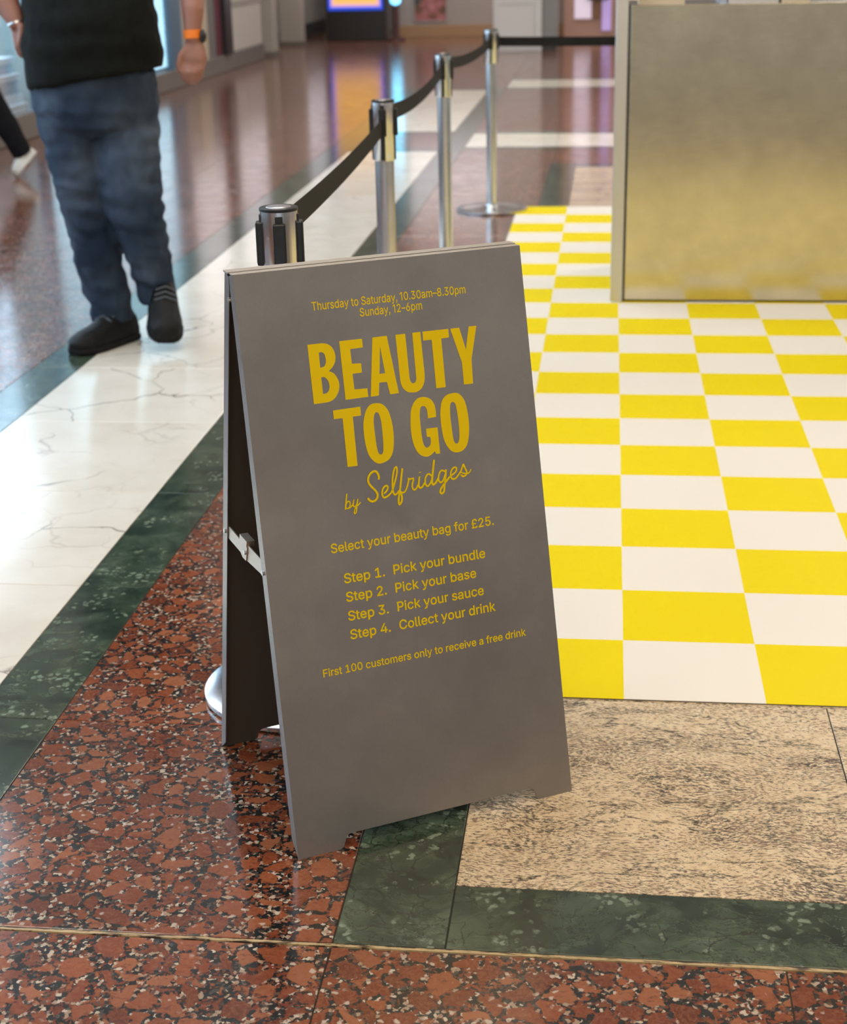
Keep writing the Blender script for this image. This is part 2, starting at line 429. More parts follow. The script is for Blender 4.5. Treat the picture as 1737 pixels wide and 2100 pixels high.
# ------------------------------------------------------------------ room shell
wallgrey = plain('grey_wall_paint', (.30,.28,.26), .6)
wallpink = plain('taupe_wall_paint', (.30,.25,.225), .6)
plinth_m = plain('grey_stone_plinth', (.14,.125,.115), .4)
dark_m = plain('dark_metal_frame', (.012,.011,.012), .4)
bluefr = plain('blue_grey_frame', (.07,.13,.20), .4)
white_p = plain('white_panel_paint', (.48,.45,.42), .5)
ceil = MB().box(-9, 7, -9, 27, 4.2, 4.35).build('ceiling', plain('ceiling_white', (.7,.68,.65), .8)); tag(ceil, 'white ceiling over the concourse', kind='structure')
wl = MB().box(-5.35, -5.2, -6, 19.0, 0, 4.2).box(-5.2, -4.7, -6, 19.0, 3.1, 4.2).build('wall_left', wallgrey); tag(wl, 'grey wall behind the shop windows', kind='structure')
pl = MB().box(-5.2, -4.70, -6, 18.8, 0, .20).build('trim_1', plinth_m, bev=.01); tag(pl, 'grey stone plinth under the shop windows', kind='structure')
wf = MB().box(-3.45, .4, 23.3, 23.5, 0, 4.2).build('wall_far', wallpink); tag(wf, 'taupe wall at the far end', kind='structure')
bf = MB().box(-3.45, .4, 23.26, 23.3, 0, .18).build('baseboard_far', plain('brown_skirting', (.30,.17,.085), .5), bev=.005); tag(bf, 'brown skirting board of the far wall', kind='structure')
wl2 = MB().box(-5.6, -5.1, 19.0, 26, .2, 4.2).build('wall_left_far', wallgrey); tag(wl2, 'grey wall beyond the shop windows', kind='structure')
pl2 = MB().box(-5.6, -5.08, 19.0, 26, 0, .2).build('trim_2', dark_m); tag(pl2, 'dark plinth of the far grey wall', kind='structure')
wf2 = MB().box(-5.6, -3.45, 25.8, 26, 0, 4.2).build('wall_far_left', wallgrey); tag(wf2, 'grey end wall behind the digital screen', kind='structure')

# lit shop windows along the left wall
glow = plain('lit_display_back', (.6,.8,.95), .6, emit=(.70,.86,1.0), es=3.4)
glass_m, nt, b = new_mat('window_glass'); b.inputs['Base Color'].default_value = (.9,.97,1,1); b.inputs['Transmission Weight'].default_value = 1; b.inputs['Roughness'].default_value = .02; b.inputs['IOR'].default_value = 1.45
step_b = plain('blue_grey_display_step', (.30,.40,.50), .4)
step_m = plain('white_display_step', (.75,.82,.88), .4)
glow0 = plain('dim_display_back', (.6,.8,.95), .6, emit=(.70,.86,1.0), es=1.3)
glow2 = plain('lit_poster_box', (.5,.8,.95), .6, emit=(.50,.82,1.0), es=2.0)
win = [(-2.6, 1.54), (1.6, 5.60), (5.66, 9.96), (10.02, 14.1)]
for i, (y0, y1) in enumerate(win):
    w = thing('window_%d' % (i+1), (-4.7, (y0+y1)/2, .2), 'lit shop window with pale blue display steps', kind='structure')
    if i == 3: MB().box(-4.80, -4.76, y0+.03, y1-.03, .24, 3.05).build('lit_poster_box', glow2, w)
    else:
        MB().box(-5.18, -5.15, y0, y1, .2, 3.1).build('lit_back', glow if i else glow0, w)
        area('window_lamp', (-4.93, (y0+y1)/2, 3.0), .3, y1-y0-.3, 170, COOL)
    MB().box(-4.745, -4.739, y0+.03, y1-.03, .23, 3.07).build('pane', glass_m, w)
    f = MB().box(-4.78, -4.70, y0-.03, y0+.02, .2, 3.1).box(-4.78, -4.70, y1-.02, y1+.03, .2, 3.1).box(-4.78, -4.70, y0, y1, 3.04, 3.1)
    f.build('window_frame', bluefr, w)
    for k, (xa, z0, z1) in enumerate(() if i == 3 else ((-4.80, .20, .27), (-4.83, .28, .34), (-4.86, .34, .45), (-4.84, .45, .50), (-4.90, .50, .58), (-4.87, .58, .63))):
        MB().box(-5.14, xa, y0+.05, y1-.05, z0, z1).build('display_step', (step_m, step_m, step_b, step_m, step_b, step_m)[k], w, bev=.004)
jar_m = plain('white_glazed_jar', (.8,.84,.86), .25)
for k, (y, z, r, h) in enumerate(((9.35, .631, .09, .22), (9.58, .631, .07, .14), (9.10, .631, .08, .30), (8.7, .631, .10, .2))):
    j = thing('display_jar', (-4.99, y, z), ['wide white jar on the display step at the left picture edge', 'small white jar on the display step right beside the man', 'tall white jar at the far left of the display step', 'broad white jar on the display step just outside the picture'][k], 'jar', 'white jars in the shop window')
    MB().lathe([(r*.7, 0), (r, h*.15), (r*1.02, h*.5), (r*.85, h*.85), (r*.5, h*.95), (r*.5, h)], (-4.99, y, z), 24).build('body', jar_m, j, True)
    MB().lathe([(r*.55, 0), (r*.55, h*.1), (r*.2, h*.16)], (-4.99, y, z+h), 20).build('lid', step_m, j, True)
# shop front beyond the windows
def slab(name, x0, x1, y0, y1, z0, z1, m, label, cat, bev=.01):
    o = MB().box(x0, x1, y0, y1, z0, z1).build(name, m, bev=bev); return tag(o, label, cat)
sp = thing('shop_pier', (-4.9, 15.1, .2), 'grey and cream shop pier with maroon edge and dark frame', 'pier')
MB().box(-5.2, -4.72, 14.16, 14.62, .2, 3.1).build('blue_panel', bluefr, sp)
MB().box(-5.2, -4.74, 14.62, 15.2, .2, 3.1).build('grey_panel', wallgrey, sp)
MB().box(-5.2, -4.71, 15.2, 15.75, .2, 3.1).build('cream_panel', plain('cream_panel_paint', (.42,.36,.26), .5), sp)
MB().box(-5.2, -4.73, 15.75, 16.2, .2, 3.1).build('grey_panel', plain('mid_grey_panel', (.13,.125,.125), .5), sp)
MB().box(-5.2, -4.72, 16.2, 16.46, .2, 3.1).build('maroon_edge', plain('maroon_panel', (.10,.02,.035), .5), sp)
MB().box(-5.2, -4.66, 16.46, 16.80, .2, 3.1).build('dark_frame', dark_m, sp)
sw = plain('pier_glow', (.6,.58,.6), .5, emit=(.80,.76,.84), es=.9)  # glow added on the pier, out of view, to brighten the floor reflection
MB().box(-4.72, -4.70, 14.7, 16.15, 1.0, 2.9).build('glow_panel', sw, sp)
wp = thing('shop_facade', (-4.9, 17.85, .2), 'pale panelled shop front behind the orange watch strap', 'panel')
for a, c2 in ((16.86, 17.75), (17.82, 18.75)): MB().box(-5.2, -4.72, a, c2, .2, 3.1).build('panel_leaf', white_p, wp, bev=.01)
MB().box(-5.0, -4.70, 16.86, 18.75, .74, .80).build('rail', wallgrey, wp)
lilac = plain('soft_lilac_glow', (.6,.58,.6), .5, emit=(.80,.74,.82), es=1.0)  # glow of unseen panels added to lighten the floor's reflections
MB().box(-4.72, -4.71, 16.95, 18.68, .95, 2.9).build('glow_panel', lilac, wp)
k = thing('wall_glow_panels', (-5.09, 22.6, .9), 'added glowing panels high on the far left wall', 'glow panel')  # added out of view, only to be mirrored in the floor
for a, c2 in ((19.7, 21.3), (22.0, 23.6), (23.75, 25.4)): MB().box(-5.1, -5.06, a, c2, .95, 2.9).build('glow_pane', lilac, k)
k = thing('glow_box', (-2.0, 23.25, 1.6), 'added long glowing box above the poster on the far wall', 'glow box')  # added above the view so the floor mirrors something bright
MB().box(-3.3, -.9, 23.16, 23.3, 1.7, 3.0).build('glow_face', lilac, k, bev=.01)
MB().box(-3.34, -.86, 23.2, 23.3, 1.66, 3.04).build('glow_frame', dark_m, k)
for k, (x0, x1, y0, y1, lb) in enumerate(((-5.05, -4.66, 19.2, 19.55, 'pale square pilaster nearest the shop panels'), (-5.05, -4.70, 21.5, 21.8, 'pale square pilaster next to the digital screen'))):
    p = thing('pilaster', ((x0+x1)/2, (y0+y1)/2, 0), lb, 'pilaster', 'pale pilasters of the far left wall')
    MB().box(x0, x1, y0, y1, 0, 4.2).build('shaft', plain('pilaster_paint', (.33,.30,.265), .5), p, bev=.01)
    MB().box(x0-.0, x1+.02, y0-.02, y1+.02, 0, .06).build('foot', plinth_m, p)

# digital screen
k = thing('digital_screen', (-4.0, 22.55, 0), 'dark freestanding digital screen with blue border and orange picture', 'screen')
MB().box(-4.48, -3.54, 22.42, 22.72, 0, 2.15).build('housing', plain('dark_housing', (.010,.008,.008), .35), k, bev=.01)
scr, nt, b = new_mat('lit_screen'); g = N(nt)
pp = g.n('ShaderNodeNewGeometry').outputs['Position']; sx = g.n('ShaderNodeSeparateXYZ'); g.put(sx.inputs[0], pp)
dx = g.math('ABSOLUTE', g.math('SUBTRACT', sx.outputs[0], -4.01)); dz = g.math('ABSOLUTE', g.math('SUBTRACT', sx.outputs[2], 1.24))
e = g.math('MAXIMUM', g.math('SUBTRACT', dx, .43), g.math('SUBTRACT', dz, .77))
colr = g.ramp(g.math('MULTIPLY_ADD', e, 3, .5), [(0, (1,.50,.09)), (.18, (1,.52,.14)), (.33, (.75,.40,.62)), (.40, (.03,.10,.85)), (.5, (.01,.06,.6))])
g.put(b.inputs['Emission Color'], colr); b.inputs['Emission Strength'].default_value = 1.3; b.inputs['Base Color'].default_value = (0, 0, 0, 1)
MB().box(-4.44, -3.58, 22.405, 22.42, .46, 2.02).build('display', scr, k)
# cyan light totem
k = thing('light_totem', (-3.38, 22.5, 0), 'slim dark totem with a cyan light tube beside the digital screen', 'light')
MB().lathe([(.14, 0), (.14, .03), (.05, .05), (.05, .53)], (-3.38, 22.4, 0), 20).build('stand', plain('maroon_stand', (.07,.03,.03), .4), k, True)
MB().lathe([(.02, 0), (.075, .03), (.085, .1), (.085, 1.3), (.06, 1.4)], (-3.38, 22.4, .53), 20).build('light_tube', plain('cyan_light', (.3,.9,1), .4, emit=(.18,.62,1), es=3.2), k, True)
# poster on the far wall
pm, nt, b = new_mat('poster_print'); g = N(nt); pp = g.n('ShaderNodeNewGeometry').outputs['Position']
g.put(b.inputs['Base Color'], g.ramp(g.noise(pp, 4, 3), [(.34, (.03,.03,.03)), (.42, (.16,.06,.02)), (.5, (.33,.10,.11)), (.6, (.42,.17,.17)), (.7, (.12,.14,.13))])); b.inputs['Roughness'].default_value = .4
k = thing('poster', (-2.94, 23.3, .25), 'blurred pink and brown poster on the far taupe wall', 'poster')
MB().box(-3.19, -2.68, 23.285, 23.298, .25, 1.35).build('print', pm, k)
MB().box(-3.205, -3.19, 23.275, 23.298, .235, 1.365).box(-2.68, -2.665, 23.275, 23.298, .235, 1.365).box(-3.19, -2.68, 23.275, 23.298, .235, .25).box(-3.19, -2.68, 23.275, 23.298, 1.35, 1.365).build('frame', wallgrey, k)
# white clad column
wcol = plain('white_cladding', (.56,.56,.56), .45)
k = thing('square_column', (-1.33, 19.9, 0), 'white clad square column behind the farthest barrier post', 'column')
MB().box(-1.66, -1.0, 19.5, 20.4, .0, 4.2).build('shaft', wcol, k, bev=.008)
for x0, x1, z0, z1 in ((-1.64, -1.58, .05, 4.1), (-1.08, -1.02, .05, 4.1), (-1.58, -1.08, .05, .10), (-1.58, -1.08, .62, .68)):
    MB().box(x0, x1, 19.485, 19.50, z0, z1).build('cladding_strip', wcol, k, bev=.003)
MB().box(-1.0, -.79, 19.62, 20.3, .12, 4.2).build('side_panel', plain('grey_side_panel', (.20,.20,.20), .5), k, bev=.005)
MB().box(-1.0, -.80, 19.64, 20.28, 0, .12).build('side_foot', dark_m, k)
# glowing shop at the far right
k = thing('lit_shop_front', (1.6, 22.6, 0), 'far shop front glowing violet and peach behind the black belt', 'shop front')
MB().box(-.78, 5, 22.5, 22.7, 0, 3.2).build('back_panel', plain('peach_panel', (.36,.22,.17), .6), k)
MB().box(-.62, -.36, 22.47, 22.5, .28, 2.6).build('light_panel', plain('lilac_light', (.5,.45,.6), .5, emit=(.66,.54,.62), es=.7), k)
MB().box(-.20, -.06, 22.47, 22.5, .10, 2.6).build('light_panel', plain('violet_light', (.4,.3,.6), .5, emit=(.48,.34,.72), es=.55), k)
MB().box(-.32, -.22, 22.44, 22.5, .30, 2.6).build('door_post', plain('amber_post', (.20,.10,.05), .5), k)
MB().box(-.42, -.10, 22.38, 22.5, .555, .75).build('dark_shelf', dark_m, k)
MB().box(.05, 4.9, 22.47, 22.5, .3, 2.4).build('light_panel', plain('peach_light', (.6,.45,.4), .5, emit=(.8,.55,.45), es=.6), k)

# ------------------------------------------------------------------ checkered vinyl mat
S = .28
mat_o = MB().box(-2*S-.004, 8*S+.004, 0, 22*S+.004, .0002, .0024).build('checkered_mat', plain('mat_backing', (.16,.14,.11), .7), org=(0, 0, .0002))
tag(mat_o, 'yellow and white checkered vinyl mat in front of the counter', 'floor mat')
sq = {}
for c in ('yellow', 'white'):
    a = S/2; sq[c] = MB().box(-a, a, -a, a, 0, .0008).mesh('square_'+c); sq[c].materials.append(M[c])
for r in range(22):
    for c in range(-2, 8):
        kd = 'yellow' if (c+r) % 2 else 'white'
        o = D.objects.new('%s_square' % kd, sq[kd]); COL.objects.link(o); o.parent = mat_o; o.location = ((c+.5)*S, (r+.5)*S, .0022)

# ------------------------------------------------------------------ counter
ct = thing('metal_counter', (1.2, 4.0, .003), 'brushed metal counter standing on the checkered mat', 'counter')
CZ = .0036
MB().box(-.034, .016, 3.655, 3.72, CZ, 1.42).build('corner_post', M['post_alu'], ct, bev=.003)
MB().box(.016, .024, 3.672, 3.70, CZ, 1.185).build('shadow_gap', M['black'], ct)
MB().box(.024, 1.9, 3.662, 3.70, .012, 1.183).build('front_panel', M['panel'], ct, bev=.002)
MB().box(.024, 1.9, 3.678, 3.72, CZ, .012).build('foot_rail', M['black'], ct)
MB().box(-.030, .012, 3.72, 4.45, CZ, 1.185).build('side_panel', M['panel'], ct)
MB().box(1.9, 1.95, 3.655, 4.45, CZ, 1.42).build('corner_post', M['post_alu'], ct, bev=.003)
MB().box(.024, 1.9, 3.70, 4.45, 1.14, 1.176).build('countertop', plain('dark_countertop', (.06,.055,.05), .5), ct)
cream_b = plain('cream_card', (.75,.62,.45), .5); whit_b = plain('white_card', (.70,.66,.64), .5); blue_b = plain('pale_blue_card', (.50,.58,.72), .5)
items = [(.055, .235, cream_b, 'cream tray at the left end of the counter top', 'tray'), (.372, .40, blue_b, 'pale blue card holder standing on the counter top', 'card holder'),
         (.404, .60, whit_b, 'white tray in the middle of the counter top', 'tray'), (.61, .72, cream_b, 'short cream tray right of the white tray', 'tray')]
for x0, x1, m_, lb, cat in items:
    t = thing('counter_'+cat.replace(' ', '_'), ((x0+x1)/2, 3.95, 1.1765), lb, cat)
    MB().box(x0, x1, 3.74, 4.0, 1.1765, 1.19).build('base', m_, t, bev=.003)
    f = MB().box(x0, x1, 3.74, 3.748, 1.19, 1.26).box(x0, x1, 3.992, 4.0, 1.19, 1.26).box(x0, x0+.008, 3.748, 3.992, 1.19, 1.26).box(x1-.008, x1, 3.748, 3.992, 1.19, 1.26)
    f.build('rim', m_, t)

# ------------------------------------------------------------------ sign lettering (mm on the panel: across, up the slope)
LETTERS= {'B':[[(116.7,845.8,1),(140.9,845.5,1),(150.3,843.2),(158.2,836.4),(162.0,825.0),(160.7,814.3),(155.5,805.8),(148.0,799.6,1),(156.2,794.7),(161.8,784.9),(163.4,774.6),(160.4,764.0),(153.4,754.8),(145.2,750.8),(139.2,749.8,1),(116.5,749.8,1)],[(134.4,831.2,1),(139.7,831.1),(143.6,827.7),(145.1,819.8),(144.7,814.4),(141.3,808.4),(134.1,806.6,1)],[(133.9,791.1,1),(139.2,790.9),(144.0,786.2),(146.3,778.6),(145.4,770.5),(141.0,765.1),(133.9,764.0,1)]],'E':[[(171.3,845.3,1),(210.9,844.9,1),(210.9,830.7,1),(188.6,830.4,1),(188.8,806.6,1),(204.9,805.5,1),(204.6,790.3,1),(188.2,790.3,1),(188.4,764.6,1),(211.0,763.7,1),(211.3,749.6,1),(171.2,749.7,1)]],'A':[[(229.1,844.6,1),(254.5,844.8,1),(265.5,748.7,1),(249.9,748.8,1),(246.3,769.7,1),(232.9,770.2,1),(229.9,749.3,1),(215.5,749.1,1)],[(240.7,828.6,1),(244.9,784.6,1),(234.9,784.3,1)]],'U':[[(270.0,844.5,1),(287.3,844.2,1),(287.2,770.8,1),(288.8,764.6),(292.5,761.6),(297.1,763.5),(299.1,768.4,1),(300.0,844.3,1),(314.6,844.3,1),(314.7,773.1,1),(312.9,762.0),(307.2,752.0),(298.5,747.0),(289.4,746.7),(280.5,749.3),(273.3,756.7),(270.4,767.3),(270.2,775.8,1)]],'T1':[[(318.4,844.2,1),(365.3,843.6,1),(365.3,829.3,1),(350.9,829.0,1),(350.4,747.9,1),(333.1,748.2,1),(333.5,829.2,1),(318.0,829.4,1)]],'Y':[[(368.9,843.4,1),(385.4,843.4,1),(393.9,805.8,1),(402.9,843.3,1),(417.3,843.1,1),(402.5,788.7,1),(401.1,747.7,1),(384.1,747.9,1),(384.4,785.2,1)]],'T2':[[(147.7,735.4,1),(195.4,735.5,1),(195.0,720.9,1),(180.5,720.9,1),(179.6,639.7,1),(162.1,640.2,1),(162.6,720.8,1),(147.5,721.2,1)]],'O1':[[(226.1,737.2),(234.6,734.0),(242.3,724.7),(246.4,711.4),(248.5,693.9),(248.3,677.5),(245.9,659.8),(240.9,647.7),(232.8,640.5),(219.6,637.6),(210.5,641.5),(202.1,652.5),(198.2,667.3),(196.7,684.7),(197.2,703.2),(200.4,717.6),(206.2,730.2),(215.0,736.8)],[(222.9,722.4),(226.5,719.3),(228.8,707.8),(229.3,691.3),(228.8,672.7),(227.4,657.9),(224.6,653.0),(221.3,652.4),(218.2,656.6),(216.5,666.9),(215.9,685.7),(215.6,700.7),(216.7,713.9),(219.5,721.0)]],'G':[[(327.7,700.6,1),(328.1,711.7),(326.4,722.5),(320.8,731.5),(309.9,736.6),(298.4,735.9),(289.5,728.8),(283.7,716.8),(281.0,699.9),(280.1,685.0),(280.9,669.8),(283.8,655.8),(290.6,643.4),(301.4,637.2),(310.6,638.3),(319.0,643.9,1),(321.2,639.0,1),(328.4,638.8,1),(328.3,683.3,1),(307.5,683.5,1),(307.3,670.0,1),(313.5,669.0,1),(313.8,661.4),(311.6,654.9),(305.1,652.0),(300.4,658.0),(298.6,671.1),(298.2,690.0),(298.7,708.8),(301.5,719.7),(306.6,721.9),(311.2,718.5),(312.8,710.7),(312.6,700.5,1)]],'O2':[[(364.2,736.4),(373.1,733.9),(381.2,723.7),(384.8,710.3),(386.3,693.3),(386.1,675.7),(383.5,659.3),(378.8,646.1),(370.4,638.1),(357.7,636.3),(348.2,641.3),(341.0,652.2),(337.1,665.7),(335.5,685.0),(335.5,700.1),(337.3,713.5),(341.6,726.6),(350.8,734.5)],[(360.5,721.5),(364.4,719.0),(366.3,709.7),(367.4,692.0),(367.4,673.0),(366.1,659.4),(363.6,652.9),(359.7,651.1),(356.3,654.6),(354.7,663.3),(353.9,682.4),(353.6,699.2),(354.8,714.2),(357.1,720.4)]]}
SCRIPT= [(1.55,[(155.5,596.8),(150.0,570.9)]),(1.4,[(151.8,578.4),(155.5,583.4),(158.8,582.9),(159.3,577.9),(157.0,573.3),(153.8,572.1),(151.1,573.9)]),(1.3,[(153.8,572.1),(158.8,573.1),(163.3,576.9),(166.8,585.0),(164.6,578.1),(164.9,574.2),(167.2,573.4),(170.8,577.2),(173.8,585.5)]),(1.4,[(173.8,585.5),(170.8,573.6),(168.6,564.8),(166.2,561.7),(164.8,564.0),(167.3,569.9),(171.1,573.6),(175.2,576.5),(177.9,579.2)]),(2.3,[(214.0,611.5),(214.4,617.8),(212.0,623.8),(208.6,626.1),(203.2,625.1),(197.3,619.6),(195.1,612.9),(196.6,606.4),(201.1,600.0),(206.3,593.6),(209.0,587.5),(207.6,581.3),(203.0,577.4),(197.7,577.2),(193.5,580.0),(191.4,584.2)]),(2.0,[(220.3,586.8),(225.6,590.6),(228.5,595.8),(226.6,599.3),(221.9,597.6),(218.3,592.4),(217.2,586.2),(219.2,580.6),(223.7,580.6),(230.2,583.9),(235.3,589.1),(241.3,601.7),(246.7,616.5),(247.9,625.6),(246.4,627.5),(243.0,624.2),(239.0,612.0),(236.9,596.7),(237.0,587.4),(239.1,582.5),(243.0,583.0),(248.1,587.9)]),(2.2,[(257.7,624.1),(254.3,609.7),(249.8,589.8),(246.0,576.1),(245.0,567.0),(246.6,564.6),(250.6,569.7),(251.6,578.1),(249.6,584.1)]),(1.8,[(248.1,587.9),(252.2,584.0),(256.8,583.7),(261.1,588.7),(265.2,598.1),(267.2,605.3)]),(1.8,[(265.4,605.9),(269.0,603.8),(275.5,603.8),(272.7,595.5),(272.3,588.5),(275.0,584.8),(279.0,586.7),(282.7,592.6)]),(2.0,[(287.0,605.9),(284.7,596.6),(283.9,589.5),(286.3,586.3),(290.3,587.9),(294.8,593.6)]),(2.9,[(288.3,613.2),(288.5,612.1)]),(1.9,[(308.6,603.0),(305.1,607.1),(300.8,606.3),(297.1,601.1),(295.9,593.5),(298.0,588.1),(301.1,587.7),(305.4,592.0),(308.9,598.7)]),(2.3,[(316.1,629.8),(312.3,612.5),(309.1,597.2),(308.7,590.1),(311.2,588.6),(315.4,591.2),(320.4,597.7)]),(1.9,[(333.5,607.2),(329.8,609.5),(325.9,609.0),(322.1,603.1),(320.6,596.2),(322.4,590.9),(326.2,590.3),(330.6,595.4),(334.2,603.5)]),(2.2,[(336.0,610.8),(333.6,597.8),(330.6,583.9),(328.3,574.1),(324.1,571.2),(321.7,573.7),(323.4,579.2),(329.6,586.2),(336.5,592.4),(341.8,597.3)]),(1.9,[(341.8,597.3),(347.5,600.1),(353.5,604.2),(355.2,609.7),(351.9,611.7),(346.9,608.8),(343.9,602.8),(343.9,595.6),(347.5,592.2),(353.1,593.5),(358.3,598.5)]),(1.9,[(358.3,598.5),(362.8,603.6),(366.7,610.9),(369.0,614.1),(370.5,608.9),(373.3,602.0),(373.2,597.7),(368.9,594.4),(365.0,594.6),(362.0,597.9)]),(1.4,[(363.0,601.7),(367.4,599.1),(372.9,598.5),(377.2,598.2),(382.1,604.0)])]
